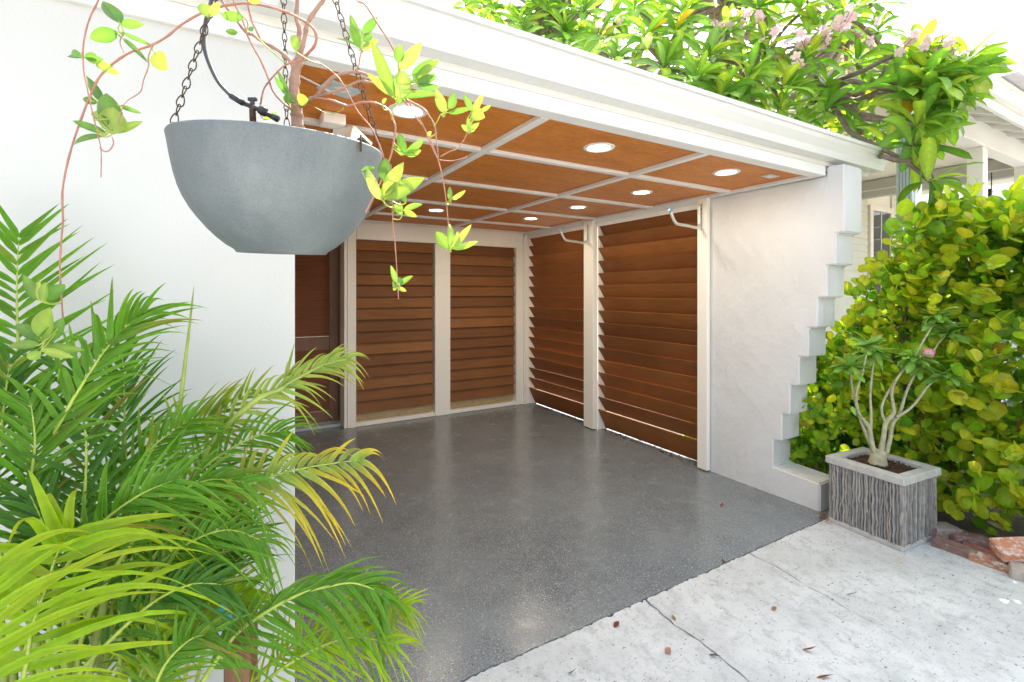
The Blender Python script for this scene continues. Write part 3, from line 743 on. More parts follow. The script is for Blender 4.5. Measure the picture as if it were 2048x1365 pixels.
batch(z2, 2.926, .93, [((770, 440), (900, 345), 50, 2), ((790, 470), (940, 350), 56, 0), ((800, 490), (918, 452), 56, 2), ((800, 500), (940, 522), 44, 4), ((800, 490), (785, 370), 40, 2), ((820, 480), (910, 430), 36, 4),
    ((965, 665), (912, 528), 62, 0), ((985, 640), (1042, 532), 58, 0), ((980, 660), (1135, 628), 42, 2), ((1125, 655), (1072, 542), 40, 0), ((1130, 650), (1190, 552), 40, 1), ((1120, 660), (1200, 690), 80, 1), ((1175, 650), (1238, 620), 28, 0),
    ((1110, 765), (1062, 728), 34, 1), ((1112, 765), (1170, 715), 30, 1), ((1112, 765), (1155, 752), 28, 3), ((1110, 765), (1100, 682), 30, 1), ((860, 800), (885, 768), 24, 1),
    ((733, 905), (683, 752), 52, 2), ((735, 900), (852, 818), 48, 2), ((735, 905), (828, 880), 50, 0), ((730, 905), (682, 868), 40, 1), ((735, 905), (808, 905), 22, 1)])
batch(z2, 2.926, .82, [((600, 1175), (470, 975), 70, 3), ((605, 1060), (615, 905), 75, 2), ((605, 1160), (742, 945), 95, 1), ((610, 1170), (825, 1025), 100, 0), ((610, 1165), (700, 1110), 70, 1), ((480, 1000), (560, 985), 40, 2)])
batch(z2, 2.926, .88, [((715, 1258), (662, 1190), 40, 1), ((735, 1190), (695, 1105), 42, 2), ((725, 1230), (840, 1180), 38, 1), ((725, 1235), (800, 1268), 38, 1), ((720, 1230), (685, 1175), 34, 0), ((1000, 1172), (985, 1078), 30, 2), ((1005, 1168), (1103, 1115), 30, 1), ((1000, 1172), (980, 1130), 24, 1), ((1010, 1165), (1050, 1150), 26, 3)])
batch(z6, 2.73, .90, [((925, 272), (845, 165), 66, 1), ((930, 262), (938, 98), 40, 1), ((935, 265), (992, 180), 72, 3), ((945, 258), (1048, 132), 40, 3), ((940, 268), (1088, 232), 38, 1), ((930, 265), (950, 200), 40, 2),
    ((645, 475), (603, 356), 34, 0), ((650, 468), (715, 405), 32, 0), ((645, 470), (596, 458), 40, 2), ((645, 480), (692, 500), 24, 1), ((640, 482), (612, 492), 22, 1), ((655, 470), (655, 420), 34, 4)])
VP = np.array([tuple(p) for p in VPTS]); pV, pF = [], []
for _, V, F, C, _p in VL.L:
    b = V[1]; dd = ((VP - np.array(b)) ** 2).sum(1); i = int(dd.argmin())
    if dd[i] ** .5 < .09:
        q = VPTS[i]; m = b.lerp(q, .5) + (V[1] - V[-2]).normalized() * .006
        tube_geo(smooth_path([V[4], b, m, q], 3), lambda t: .0009 + .0004 * t, 5, pV, pF)
stuff(mesh('petioles', pV, pF, stem_lime, vn, True))
VL.emit('leaf', 'small_leaves', leaf_vine, vn, 295)

# ================================================================== ARECA PALM
PB = Vector((-.26, 1.40, -.06))
pm = thing('areca_palm', 'bushy green palm with feathered fronds growing against the white wall', 'palm', PB)
PL = Leaves()
GP = {'mid': ((.11, .29, .014), (.17, .38, .016)), 'dark': ((.06, .19, .014), (.10, .26, .018)), 'lime': ((.28, .48, .008), (.46, .60, .010)), 'pale': ((.27, .40, .075), (.42, .48, .08)),
      'ytip': ((.24, .40, .08), (.95, .66, .008)), 'tipy': ((.15, .31, .03), (.45, .45, .02))}
def frond(px, Zs, n, lenR, lenL, aR, aL, width=.016, col='mid', bend=.35, up=None, flat=.25, petiole=True, taper=(.75, 1.0, .55), rad=.0032, curl=.1, base_off=(0, 0), stemmat=None, score=1):
    """px: rachis in photo pixels from stalk to tip; leaflets on both sides at angle aR / aL (radians) from the rachis"""
    m = len(px); n = int(n * 1.6); width *= .66; lenR *= .94; lenL *= .94
    pp = [P(x, y, Zs[0] + (Zs[1] - Zs[0]) * i / (m - 1)) for i, (x, y) in enumerate(px)]
    path = smooth_path(pp, 8)
    if petiole:
        b = PB + Vector((base_off[0], base_off[1], .05)); d0 = (path[0] - path[1]).normalized()
        c1_ = path[0] + d0 * .28; c2_ = Vector((b.x, b.y, max(.25, path[0].z - .6)))
        stalk = [(1 - t) ** 3 * b + 3 * (1 - t) ** 2 * t * c2_ + 3 * (1 - t) * t * t * c1_ + t ** 3 * path[0] for t in [i / 10 for i in range(10)]]
        full = stalk + path
    else: full = path
    fr = mesh('frond', *tube_geo(full, lambda t: rad * (1.9 - 1.6 * t), 6), stemmat or stem_lime, pm, True)
    N_ = len(path)
    for i in range(n):
        t = (i + .5) / n
        f = t * (N_ - 1); k = min(int(f), N_ - 2); p = path[k].lerp(path[k + 1], f - k)
        d = (path[min(k + 2, N_ - 1)] - path[max(k - 1, 0)]).normalized()
        nv = (up if up is not None else VIEW(p)); s = d.cross(nv).normalized(); nv = s.cross(d).normalized()
        prof_ = taper[0] + (taper[1] - taper[0]) * min(1, t * 2.5) if t < .4 else taper[1] + (taper[2] - taper[1]) * ((t - .4) / .6) ** 1.4
        for sg, L, ang in ((1, lenR, aR), (-1, lenL, aL)):
            if L <= 0: continue
            a = ang * (1.12 - .55 * t) + random.gauss(0, .10)
            ld = d * math.cos(a) + s * sg * math.sin(a) + nv * random.gauss(flat * .5, .12)
            LL = L * prof_ * random.uniform(.8, 1.14)
            c0, cc = GP[col]; c0 = vary(c0, .16); cc = vary(cc, .16)
            if col == 'ytip': cc = lerp3(c0, cc, min(1, .25 + t))
            if random.random() < .035: cc = (.40, .24, .05)
            if random.random() < .05: c0 = lerp3(c0, (.42, .42, .04), .6)
            bn = nv if up is not None else (Vector((0, 0, 1)) * .75 + nv * .6)
            ln = (nv + rv(.18)).normalized()
            # droop: bend normal chosen so the tip falls
            sd = ld.normalized().cross(Vector((0, 0, 1)))
            geo = leaf_geo(p, ld, ln, LL, width * random.uniform(.85, 1.2), 'strap', .55, bend * random.uniform(.4, 1.3) * .5, 8, c0, cc, .85, random.uniform(-.6, .6), 0, 1.1 if col == 'ytip' else 1)
            V, F, C = geo
            g_ = bend * random.choice([random.uniform(.3, 1.2), random.uniform(.8, 2.0)])
            V = [v + Vector((0, 0, -g_ * LL * (max(0, (v - p).length / LL - .15)) ** 2.2)) for v in V]
            PL.add((V, F, C), score, parent=fr)
    return fr
# upper left feather, flat to the camera
frond([(52, 860), (40, 740), (35, 650), (34, 560), (38, 470)], (1.10, 1.14), 13, .26, .26, 1.0, 1.0, .022, 'mid', .06, flat=.0, base_off=(-.1, 0), score=1.5)
# big bright lower left fronds, near
frond([(20, 1480), (50, 1339), (64, 1253), (89, 1182), (117, 1100), (141, 1064)], (.84, .90), 11, .36, .30, 1.35, 1.3, .031, 'lime', .75, flat=.35, base_off=(-.08, -.1), score=3)
frond([(-60, 1420), (-40, 1330), (-30, 1260), (-20, 1180), (0, 1120)], (.74, .80), 7, .26, .1, 1.2, 1.2, .024, 'lime', .7, flat=.35, base_off=(-.2, -.15), score=2)
# dark mid fronds
frond([(140, 1220), (158, 1110), (165, 1040), (171, 960), (172, 880), (160, 800), (150, 740)], (1.0, 1.08), 16, .26, .25, .85, .85, .020, 'dark', .35, flat=.1, base_off=(.02, 0), score=1.2)
frond([(250, 1100), (252, 960), (250, 860), (248, 780), (244, 700)], (1.15, 1.22), 15, .24, .22, .8, .8, .018, 'dark', .35, flat=.1, base_off=(.05, .05))
frond([(90, 900), (140, 810), (190, 730), (235, 670), (285, 628)], (1.02, 1.06), 14, .24, .22, .55, .75, .019, 'mid', .6, flat=.15, base_off=(0, -.05), score=1.3)
# yellow-tipped frond over the corner
frond([(330, 1090), (430, 1010), (500, 968), (541, 954), (592, 940), (659, 928), (724, 920)], (1.12, 1.18), 13, .205, .175, .85, 1.0, .024, 'ytip', .8, flat=.1, base_off=(.12, 0), score=1.6)
frond([(300, 1060), (380, 960), (450, 905), (520, 870), (575, 862)], (1.15, 1.2), 16, .19, .19, .8, .9, .014, 'mid', .6, flat=.1, base_off=(.12, 0))
# bottom right fronds
frond([(420, 1340), (474, 1267), (548, 1215), (607, 1186), (659, 1173), (707, 1167), (751, 1182), (777, 1208)], (1.05, 1.16), 22, .23, .19, .95, .35, .019, 'mid', .7, flat=.05, base_off=(.15, -.1), score=1.4)
frond([(540, 1330), (607, 1278), (689, 1237), (755, 1215), (815, 1211)], (1.14, 1.22), 20, .16, .14, .8, .9, .012, 'lime', .45, flat=.1, base_off=(.16, -.05), score=1.2)
frond([(470, 1420), (560, 1340), (650, 1290), (720, 1275), (790, 1290)], (1.1, 1.15), 16, .18, .16, .9, .8, .013, 'lime', .6, flat=.1, base_off=(.16, -.1))
# right pointing frond in front of the door
frond([(400, 930), (440, 868), (513, 800), (560, 779), (577, 767), (630, 738), (658, 726), (695, 718)], (1.18, 1.26), 15, .13, .155, .75, .6, .018, 'pale', .5, flat=.1, base_off=(.12, .03), rad=.006, stemmat=stem_green, score=1.3)
frond([(330, 960), (359, 857), (410, 838), (444, 823), (506, 779)], (1.2, 1.24), 13, .16, .16, .7, .8, .014, 'tipy', .4, flat=.1, base_off=(.08, .03))
# drooping greens in the middle
for a in [([(220, 1150), (290, 1050), (350, 990), (420, 960), (490, 965)], (1.02, 1.08), .22, 'mid'), ([(240, 1230), (320, 1130), (390, 1080), (460, 1060), (530, 1085)], (1.04, 1.1), .2, 'mid'),
          ([(200, 1300), (300, 1210), (380, 1170), (450, 1170)], (.98, 1.04), .2, 'dark'), ([(180, 1060), (250, 960), (310, 890), (380, 840)], (1.1, 1.14), .22, 'mid'),
          ([(120, 1150), (200, 1050), (280, 990), (350, 960)], (.96, 1.0), .22, 'mid'), ([(280, 1280), (340, 1150), (390, 1040), (430, 950)], (1.18, 1.22), .2, 'dark'),
          ([(30, 1080), (60, 960), (70, 880), (60, 800)], (.98, 1.0), .26, 'mid'), ([(-10, 1000), (0, 900), (10, 800), (20, 720)], (1.0, 1.02), .24, 'dark'), ([(100, 1250), (110, 1150), (90, 1060), (60, 990)], (.95, .96), .25, 'dark'),
          ([(320, 1380), (380, 1270), (440, 1210), (500, 1180)], (1.08, 1.12), .18, 'lime'), ([(300, 1400), (330, 1330), (380, 1280), (420, 1270)], (.98, 1.0), .16, 'mid'), ([(250, 1420), (290, 1330), (320, 1250), (370, 1190)], (1.0, 1.05), .18, 'lime')]:
    frond(a[0], a[1], 14, a[2], a[2] * .92, .8, .8, .016, a[3], .65, flat=.15, base_off=(random.uniform(-.05, .12), random.uniform(-.1, .08)))
for k in range(13):
    x0 = random.uniform(120, 420); y0 = random.uniform(1230, 1420); Zf = random.uniform(1.12, 1.22); dx = random.uniform(-60, 130); hh = random.uniform(170, 330)
    frond([(x0, y0), (x0 + dx * .25, y0 - hh * .4), (x0 + dx * .55, y0 - hh * .75), (x0 + dx, y0 - hh)], (Zf, Zf + .02), 12, .2, .19, .8, .8, .016, random.choice(['dark', 'mid', 'dark', 'lime']), .35, flat=.12, base_off=(random.uniform(-.02, .14), random.uniform(-.02, .1)), score=.6)
# unopened spear
tube('spear_leaf', [P(350, 1000, 1.17), P(357, 854, 1.17), P(366, 760, 1.17), P(377, 670, 1.17), P(388, 572, 1.17)], lambda t: .006 * (1 - t) ** .6 + .0004, stem_green, pm, 8, 3)
for k in range(9):
    a = random.uniform(0, 6.28); r = random.uniform(.02, .15)
    x, y = PB.x + r * math.cos(a), min(1.62, PB.y + r * math.sin(a))
    tube('cane', [(x, y, -.06), (x + random.uniform(-.03, .03), y, .4), (x + random.uniform(-.09, .09), y + random.uniform(-.04, .02), random.uniform(.75, 1.1))], lambda t: .013 - .006 * t, stem_green, pm, 8, 4, .12)
PL.emit('leaflet', 'leaflets', leaf_palm, pm, 295)

# wooden stake with a teal valve beside the palm
wk = thing('garden_tap', 'weathered wooden stake with a round teal tap handle half hidden by palm fronds', 'tap', (P(482, 1365, 1.13).x, P(482, 1365, 1.13).y, -.06))
c = P(482, 1212, 1.13); c.z = .0
box('stake', (c.x - .03, c.y - .022, -.06), (c.x + .03, c.y + .022, P(482, 1209, 1.13).z), old_wood, wk, .004, Matrix.Rotation(-YAW, 3, 'Z'))
t0 = P(459, 1226, 1.10)
hd_ = lathe('tap_handle', [(.0, .010), (.012, .010), (.018, .006), (.026, .007), (.029, 0), (.022, -.006), (.0, -.008)], teal, wk, t0, 24)
q_ = (VIEW(t0) + Vector((0, 0, .25))).to_track_quat('Z', 'Y').to_matrix()
for v in hd_.data.vertices: v.co = q_ @ (v.co - t0) + t0
bk = -(q_ @ Vector((0, 0, 1)))
tube('tap_pipe', [t0 + bk * .006, t0 + bk * .03, t0 + bk * .045 + Vector((0, 0, -.03)), Vector(((t0 + bk * .05).x, (t0 + bk * .05).y, -.06))], .009, dark_metal, wk, 8)

# ================================================================== PLANTER WITH DESERT ROSE
bl, bf, brr = on(1652, 1044, 2, 0), on(1794, 1107, 2, 0), on(1857, 1073, 2, 0)
TZ = .43
tl, tf, tr_ = on(1649, 911, 2, TZ), on(1811, 958, 2, TZ), on(1884, 935, 2, TZ)
U = ((tf - tl).normalized() + (bf - bl).normalized()).normalized(); U.z = 0; U.normalize()
W = Vector((-U.y, U.x, 0)); W = W if W.dot(tr_ - tf) > 0 else -W
la, lb = (tf - tl).length, (tr_ - tf).length
ctr = (tl + tr_) / 2; ctr.z = 0
pl = thing('planter', 'square concrete planter clad in upright grey slate strips with pale rim', 'planter', ctr)
def pq(u, v, z): return ctr + U * u + W * v + Vector((0, 0, z))
def pbox(name, u0, u1, v0, v1, z0, z1, mat, bev=.004, jit=0, par=None):
    bm = bmesh.new(); rot = Matrix((U, W, Vector((0, 0, 1)))).transposed()
    vs = bm_box(bm, (u0, v0, z0), (u1, v1, z1), bev, None, jit)
    for v in bm.verts: v.co = rot @ v.co + ctr
    return bm_done(bm, name, mat, par or pl)
hu, hv = la / 2, lb / 2
Z0 = -.0028
pbox('base_plate', -hu + .012, hu - .012, -hv + .012, hv - .012, Z0, .026, pot_rim_mat, .005)
pbox('core', -hu + .030, hu - .030, -hv + .030, hv - .030, .02, TZ - .05, slate_mats[3], .003)
rw = .062
for nm, a in (('rim', (-hu, hu, -hv, -hv + rw)), ('rim', (-hu, hu, hv - rw, hv)), ('rim', (-hu, -hu + rw, -hv + rw + .0005, hv - rw - .0005)), ('rim', (hu - rw, hu, -hv + rw + .0005, hv - rw - .0005))):
    pbox(nm, *a, TZ - .048, TZ, pot_rim_mat, .006)
pbox('soil', -hu + rw, hu - rw, -hv + rw, hv - rw, TZ - .06, TZ - .03, mulch, 0)
def strip(face, pos, wdt, zlo, zhi):
    """wavy upright slate strip; face 0: -v side, 1: +u side, 2: +v, 3: -u"""
    bm = bmesh.new(); n = 9; rows = []
    off = 0; wv = random.uniform(0, 6); dep = random.uniform(.008, .024); fq = random.uniform(38, 62)
    for i in range(n):
        z = zlo + (zhi - zlo) * i / (n - 1)
        off = .0028 * math.sin(z * fq + wv) + .0012 * math.sin(z * 2.7 * fq + wv * 2) + random.gauss(0, .0006); d2 = dep + random.gauss(0, .0016); ww = wdt * random.uniform(.75, 1.05)
        q = [(pos + off - ww / 2, -.003), (pos + off - ww / 2, d2), (pos + off + ww / 2, d2), (pos + off + ww / 2, -.003)]
        row = []
        for a, b in q:
            if face == 0: u, v = a, -hv + .030 - b
            elif face == 1: u, v = hu - .030 + b, a
            elif face == 2: u, v = a, hv - .030 + b
            else: u, v = -hu + .030 - b, a
            row.append(bm.verts.new(pq(u, v, z)))
        rows.append(row)
    for r0, r1 in zip(rows, rows[1:]):
        for k in range(4): bm.faces.new((r0[k], r0[(k + 1) % 4], r1[(k + 1) % 4], r1[k]))
    bm.faces.new(rows[0]); bm.faces.new(rows[-1][::-1])
    bm_done(bm, 'slate_strip', random.choice(slate_mats), pl)
for face, half in ((0, hu), (1, hv), (2, hu), (3, hv)):
    pos = -half + .026
    while pos < half - .022:
        wd = random.uniform(.0065, .0105)
        if random.random() < .55: strip(face, pos, wd, .026, TZ - .05)
        else:
            zc = random.uniform(.14, .28); strip(face, pos, wd, .026, zc - .001); strip(face, pos + random.uniform(-.002, .002), wd, zc + .001, TZ - .05)
        pos += random.uniform(.0135, .018)
bm = bmesh.new()
for k in range(420):
    u, v = random.uniform(-hu + rw + .006, hu - rw - .006), random.uniform(-hv + rw + .006, hv - rw - .006)
    c = pq(u, v, TZ - .030 + random.uniform(0, .010) + .012 * (1 - (u * u + v * v) / .03)); s = Vector((random.uniform(.008, .024), random.uniform(.004, .009), .003))
    bm_box(bm, c - s / 2, c + s / 2, 0, Matrix.Rotation(random.uniform(0, 6.28), 3, 'Z') @ Matrix.Rotation(random.gauss(0, .35), 3, 'X') @ Matrix.Rotation(random.gauss(0, .3), 3, 'Y'), .001)
stuff(bm_done(bm, 'bark_chips', mulch, pl))
dz_ = thing('desert_rose', 'desert rose with pale swollen stems, leaf tufts and one pink flower in the planter', 'plant', pq(0, 0, TZ - .03))
ZR = proj(pq(0, 0, TZ))[2]
z8 = lambda p: (1500 + p[0] * .4177, 580 + p[1] * .4177)
def rose(pts, r0, r1, z0=0, z1=0, name='branch'):
    m = len(pts); pp = [P(*z8(p), ZR + z0 + (z1 - z0) * i / (m - 1)) for i, p in enumerate(pts)]
    kk = 1 if name == 'trunk' else .68
    tube(name, pp, lambda t: kk * (r0 + (r1 - r0) * t ** .8), bark_rose, dz_, 10, 5, .06); return pp[-1]
rose([(612, 835), (614, 810), (618, 780), (622, 765)], .056, .034, 0, 0, 'trunk')
tips = []
rose([(606, 805), (585, 740), (572, 665), (545, 625), (520, 590), (505, 520)], .024, .0125)
tips.append(rose([(600, 800), (560, 700), (535, 640), (510, 560), (490, 470), (478, 365)], .018, .0075, .02, .02))
tips.append(rose([(507, 540), (512, 480), (540, 390), (565, 262)], .0125, .0075, 0, -.03))
tips.append(rose([(578, 670), (580, 600), (576, 500), (585, 400), (598, 300)], .0135, .0075, 0, .04))
rose([(625, 790), (640, 700), (652, 635), (688, 592), (683, 540), (678, 500)], .025, .0125)
tips.append(rose([(678, 510), (690, 450), (730, 390), (785, 325)], .0125, .008, 0, -.02))
rose([(652, 640), (632, 590), (640, 530), (700, 430), (745, 370)], .0125, .008, 0, .04)
tips.append(rose([(650, 790), (670, 720), (684, 640), (716, 595), (745, 500), (775, 430), (812, 365)], .022, .008, 0, .03))
tips.append(rose([(700, 610), (740, 588), (790, 545), (850, 465), (900, 420), (935, 408)], .0135, .0075, 0, -.05))
tips.append(rose([(790, 325), (830, 245), (862, 190), (895, 130)], .009, .007, -.02, -.02))
tips.append(rose([(870, 310), (900, 260), (945, 205)], .008, .0065, .02, .04))
tips.append(P(*z8((505, 585)), ZR - .04))
RL = Leaves()
for ti, tp in enumerate(tips):
    n = 31 if ti < len(tips) - 1 else 6
    for k in range(n):
        a = k * 2.4; el = random.uniform(-.35, .95)
        d = Vector((math.cos(a) * math.cos(el), math.sin(a) * math.cos(el), math.sin(el)))
        c = vary(random.choice([(.22, .42, .08), (.30, .50, .11), (.17, .36, .07)]), .15)
        L = random.uniform(.085, .135) * (.7 if n < 10 else 1)
        RL.add(leaf_geo(tp + Vector((0, 0, random.uniform(-.035, .015))), d, Vector((0, 0, 1)) + rv(.25), L, L * .36, 'obov', .25, random.uniform(.1, .45), 6, c, lerp3(c, (.25, .38, .08), .3), 1.4))
RL.emit('leaf', 'small_leaves', leaf_rose, dz_, 290)
fc = P(*z8((855, 302)), ZR - .08); fd = (VIEW(fc) + Vector((0, 0, .35))).normalized()
fs, fu = frame_of(fd)
fw = mesh('flower', *tube_geo([fc - fd * .03, fc - fd * .008, fc], lambda t: .004 + .006 * t, 8), petal_m, dz_, True, [(.6, .25, .28)] * 24)
for k in range(5):
    a = R(72 * k + 15); d = fs * math.cos(a) + fu * math.sin(a) + fd * .12
    mesh('petal', *leaf_geo(fc, d, fd, .034, .032, 'petal', .1, .15, 6, (.85, .72, .74), (.78, .10, .26), 1.0)[:2], petal_m, fw, True, leaf_geo(fc, d, fd, .034, .032, 'petal', .1, .15, 6, (.85, .75, .76), (.75, .06, .22), 1.0)[2])
lathe('flower_eye', [(.0, .004), (.004, .003), (.006, 0)], stem_lime, fw, fc + fd * .003, 10)

# ================================================================== BRICK EDGING
be = thing('brick_edging', 'low edging of old purple and brown bricks along the driveway beside the planter', 'brick edging', on(1940, 1090, 2, 0))
z3 = lambda p: (1700 + p[0] / 5.885, 1000 + p[1] / 5.885)
def brick(parent, cpx, ztop, L, Wd, Hh, ang, mat, tilt=(0, 0), name='brick'):
    c = on(*z3(cpx), 2, ztop); c.z = ztop - Hh / 2
    rot = Matrix.Rotation(ang, 3, 'Z') @ Matrix.Rotation(tilt[0], 3, 'X') @ Matrix.Rotation(tilt[1], 3, 'Y')
    bm = bmesh.new(); h = Vector((L, Wd, Hh)) / 2
    bm_box(bm, -h, h, .007, None, .004)
    bmesh.ops.subdivide_edges(bm, edges=list(bm.edges), cuts=2, use_grid_fill=True)
    for v in bm.verts: v.co = rot @ (v.co + rv(.0016)) + c
    return bm_done(bm, name, mat, parent)
eA = math.atan2(*( (on(*z3((1950, 800)), 2, 0) - on(*z3((1000, 480)), 2, 0)).yx))
brick(be, (1075, 300), .075, .17, .105, .10, eA + 1.1, bk_grey, (.05, .05))
brick(be, (1285, 385), .055, .13, .11, .09, eA + .9, bk_purple, (0, .04))
brick(be, (1240, 520), .045, .205, .062, .09, eA - .05, bk_brown, (.12, 0))
brick(be, (1650, 480), .055, .20, .095, .09, eA + .05, bk_purple, (0, -.02))
brick(be, (1600, 590), .035, .20, .05, .09, eA + .04, bk_red, (.05, .02))
brick(be, (1715, 690), .045, .205, .070, .09, eA + .02, bk_white, (.1, 0))
brick(be, (2200, 760), .05, .20, .095, .09, eA + .02, bk_purple, (.05, 0))
brick(be, (2350, 640), .05, .20, .095, .09, eA + .04, bk_brown, (.05, 0))
brick(be, (2400, 900), .045, .20, .08, .09, eA, bk_red, (.05, 0))
lb_ = brick(None, (1960, 500), .155, .19, .105, .075, eA + .75, bk_orange, (.28, -.22), 'loose_brick')
tag(lb_, 'orange and white flaking brick lying tilted on the dark brick edging', 'brick')
sb = brick(None, (2045, 790), .06, .11, .09, .075, eA + .3, stone, (.1, .1), 'round_stone')
tag(sb, 'rounded tan stone at the driveway edge below the orange brick', 'stone')

# ================================================================== HEDGE
HH = [(.0, 1.88), (.9, 1.92), (1.3, 2.0), (1.45, 1.88), (1.6, 1.70), (1.72, 1.50), (1.85, 1.25), (2.0, 1.0), (2.3, .78), (2.8, .62), (3.4, .5)]
hg = thing('hedge', 'yellow-green round-leaved hedge behind the planter and bricks', 'hedge', (4.4, 1.6, -.06))
HL = Leaves()
def hfront(y, z): return 4.02 + .10 * math.sin(y * 5.1 + z * 2) + .07 * math.sin(z * 6.3 + y * 3.7) + .05 * math.sin(y * 13 + z * 9) - (.10 if y > 1.9 else 0) + .10 * max(0, z - 1.5)
twV, twF = [], []
def twig(base, d, n, size, yel, depth):
    d = d.normalized(); s, u = frame_of(d)
    L = n * size * .34; path = [base + d * L * t + Vector((0, 0, -.12 * L * t * t)) for t in (0, .35, .7, 1)]
    tube_geo(path, lambda t: .0026 - .0016 * t, 4, twV, twF)
    roll = random.uniform(0, 6.28); s2 = s * math.cos(roll) + u * math.sin(roll)
    for k in range(n):
        t = (k + .7) / n; p = base + d * L * t + Vector((0, 0, -.12 * L * t * t))
        sg = 1 if k % 2 else -1
        ld = s2 * sg + d * (.5 + .5 * t) + Vector((0, 0, .25)) + rv(.18)
        if k == n - 1: ld = d + rv(.2)
        nn = Vector((-.42, -.55, .62)) + rv(.36)
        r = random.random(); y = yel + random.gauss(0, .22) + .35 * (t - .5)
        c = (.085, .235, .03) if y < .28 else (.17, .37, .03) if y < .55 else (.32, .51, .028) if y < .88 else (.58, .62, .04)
        if random.random() < .004: c = (.42, .24, .05)
        c = vary(c, .2, .12); sz = size * random.choice([random.uniform(.45, .8), random.uniform(.75, 1.25), random.uniform(.85, 1.2)])
        HL.add(leaf_geo(p, ld, nn, sz, sz * random.uniform(.72, .92), 'round', .16, random.uniform(-.1, .2), 6, c, None, 1.25), 1 / (1 + 12 * max(0, depth)))
for k in range(1350):
    y = random.uniform(.35, 3.2); h = interp(HH, y)
    z = h * (1 - random.random() ** 1.25 * .98) + .02 if random.random() < .6 else random.uniform(.05, h)
    dep = abs(random.gauss(0, .17)) if random.random() < .8 else random.uniform(.2, .7)
    x = hfront(y, z) + dep
    base = Vector((x, y, z)) ; out = Vector((-.85, -.45, .35 + .5 * (z > h - .25))) + rv(.42)
    size = .096 if y < 1.5 else .074 if y < 2 else .058
    twig(base, out, random.randint(5, 8), size * random.uniform(.8, 1.15), .84 if y < 1.9 else .58, dep)
for k in range(420):                                            # top and the sunlit back
    y = random.uniform(.2, 2.1); x = random.uniform(4.1, 5.1); z = interp(HH, y) + random.uniform(-.12, .05) - .1 * (x - 4.1)
    twig(Vector((x, y, z)), Vector((-.2, -.2, 1)) + rv(.5), random.randint(5, 8), .075, .65, .2)
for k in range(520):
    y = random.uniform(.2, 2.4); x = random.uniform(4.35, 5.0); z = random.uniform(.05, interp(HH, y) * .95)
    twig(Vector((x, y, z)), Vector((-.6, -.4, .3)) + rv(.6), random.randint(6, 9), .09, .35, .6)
stuff(mesh('twigs', twV, twF, bark_dark, hg))
for k in range(16):
    y = random.uniform(.4, 2.6); x = random.uniform(4.2, 4.7); h = interp(HH, y) * .85
    tube('stem', [(x, y, -.06), (x + random.uniform(-.1, .1), y + random.uniform(-.15, .15), h * .5), (x + random.uniform(-.25, .15), y + random.uniform(-.25, .25), h)], lambda t: .016 - .011 * t, bark_dark, hg, 7, 4)
HL.emit('leaf', 'foliage', leaf_hedge, hg, 295)

# strap-leaved plants behind the stepped wall
def strap_plant(px, py, h, n, lab):
    b = on(px, py, 2, -.05); t = thing('strap_plant', lab, 'plant', b, 'dark strap-leaved plants behind the stepped wall'); SL = Leaves()
    for k in range(n):
        a = random.uniform(0, 6.28); d = Vector((math.cos(a) * .5, math.sin(a) * .5, 1)); c = vary((.035, .10, .025), .3)
        SL.add(leaf_geo(b + Vector((random.gauss(0, .05), random.gauss(0, .05), random.uniform(0, h * .55))), d, Vector((math.cos(a), math.sin(a), -.3)), h * random.uniform(.3, .62), .022, 'strap', .3, -random.uniform(.2, .7), 8, c, lerp3(c, (.2, .3, .06), .3), .8))
    SL.emit('blade', 'blades', leaf_hedge, t, 80)
strap_plant(1690, 935, 1.0, 60, 'tall dark strap-leaved plant behind the planter, against the hedge')
strap_plant(1640, 905, .8, 50, 'short dark strap-leaved plant close against the foot of the stepped wall')

# ================================================================== PLUMERIA TREE
TB = Vector((4.55, 3.35, -.06))
pt = thing('plumeria_tree', 'plumeria tree with long glossy leaves and pink blossoms spreading over the carport roof', 'tree', TB)
fork = Vector((4.40, 3.30, 2.3))
tube('trunk', [TB, TB + Vector((.03, -.02, .9)), TB + Vector((-.06, .02, 1.7)), fork], lambda t: .11 - .035 * t, bark_dark, pt, 12, 5, .05)
TL = Leaves(); tipsP = []
def rosette(c, axis, n, L, tone, droop=.5, force=1):
    axis = axis.normalized(); s, u = frame_of(axis)
    for k in range(n):
        a = k * 2.399 + random.gauss(0, .12); q = (k + .5) / n
        el = 1.25 - 1.45 * q + random.gauss(0, .12)
        d = (s * math.cos(a) + u * math.sin(a)) * math.cos(el) + axis * math.sin(el)
        ll = L * (.62 + .45 * q) * random.uniform(.88, 1.12)
        r = random.random() + tone
        c0 = (.085, .22, .04) if r < .27 else (.14, .30, .05) if r < .6 else (.215, .39, .06) if r < .98 else (.36, .47, .06)
        if random.random() < .008: c0 = (.55, .33, .03)
        c0 = vary(c0, .15)
        nn = Vector((0, 0, 1)) + axis * .3 + rv(.22)
        TL.add(leaf_geo(c - axis * .05 * q, d, nn, ll, ll * random.uniform(.22, .28), 'obov', .28, droop * random.uniform(.3, 1.3), 8, c0, lerp3(c0, (.3, .4, .04), .10), 1.55, random.uniform(-.3, .3), .12), force)
def limb(a, b, r0, r1, sag=.1, n=4):
    m = a.lerp(b, .5) + Vector((random.uniform(-.12, .12), random.uniform(-.12, .12), sag + random.uniform(-.06, .06)))
    tube('branch', [a, a.lerp(m, .55) + rv(.03), m, m.lerp(b, .55) + rv(.03), b], lambda t: r0 + (r1 - r0) * t, bark_dark, pt, 8, n, .06)
hubs = [P(1330, 130, 4.3), P(1500, 170, 3.9), P(1650, 190, 3.8), P(1760, 170, 3.9), P(1120, 40, 5.0), P(1700, 60, 4.6), P(1450, 10, 4.6), P(1700, 300, 4.1)]
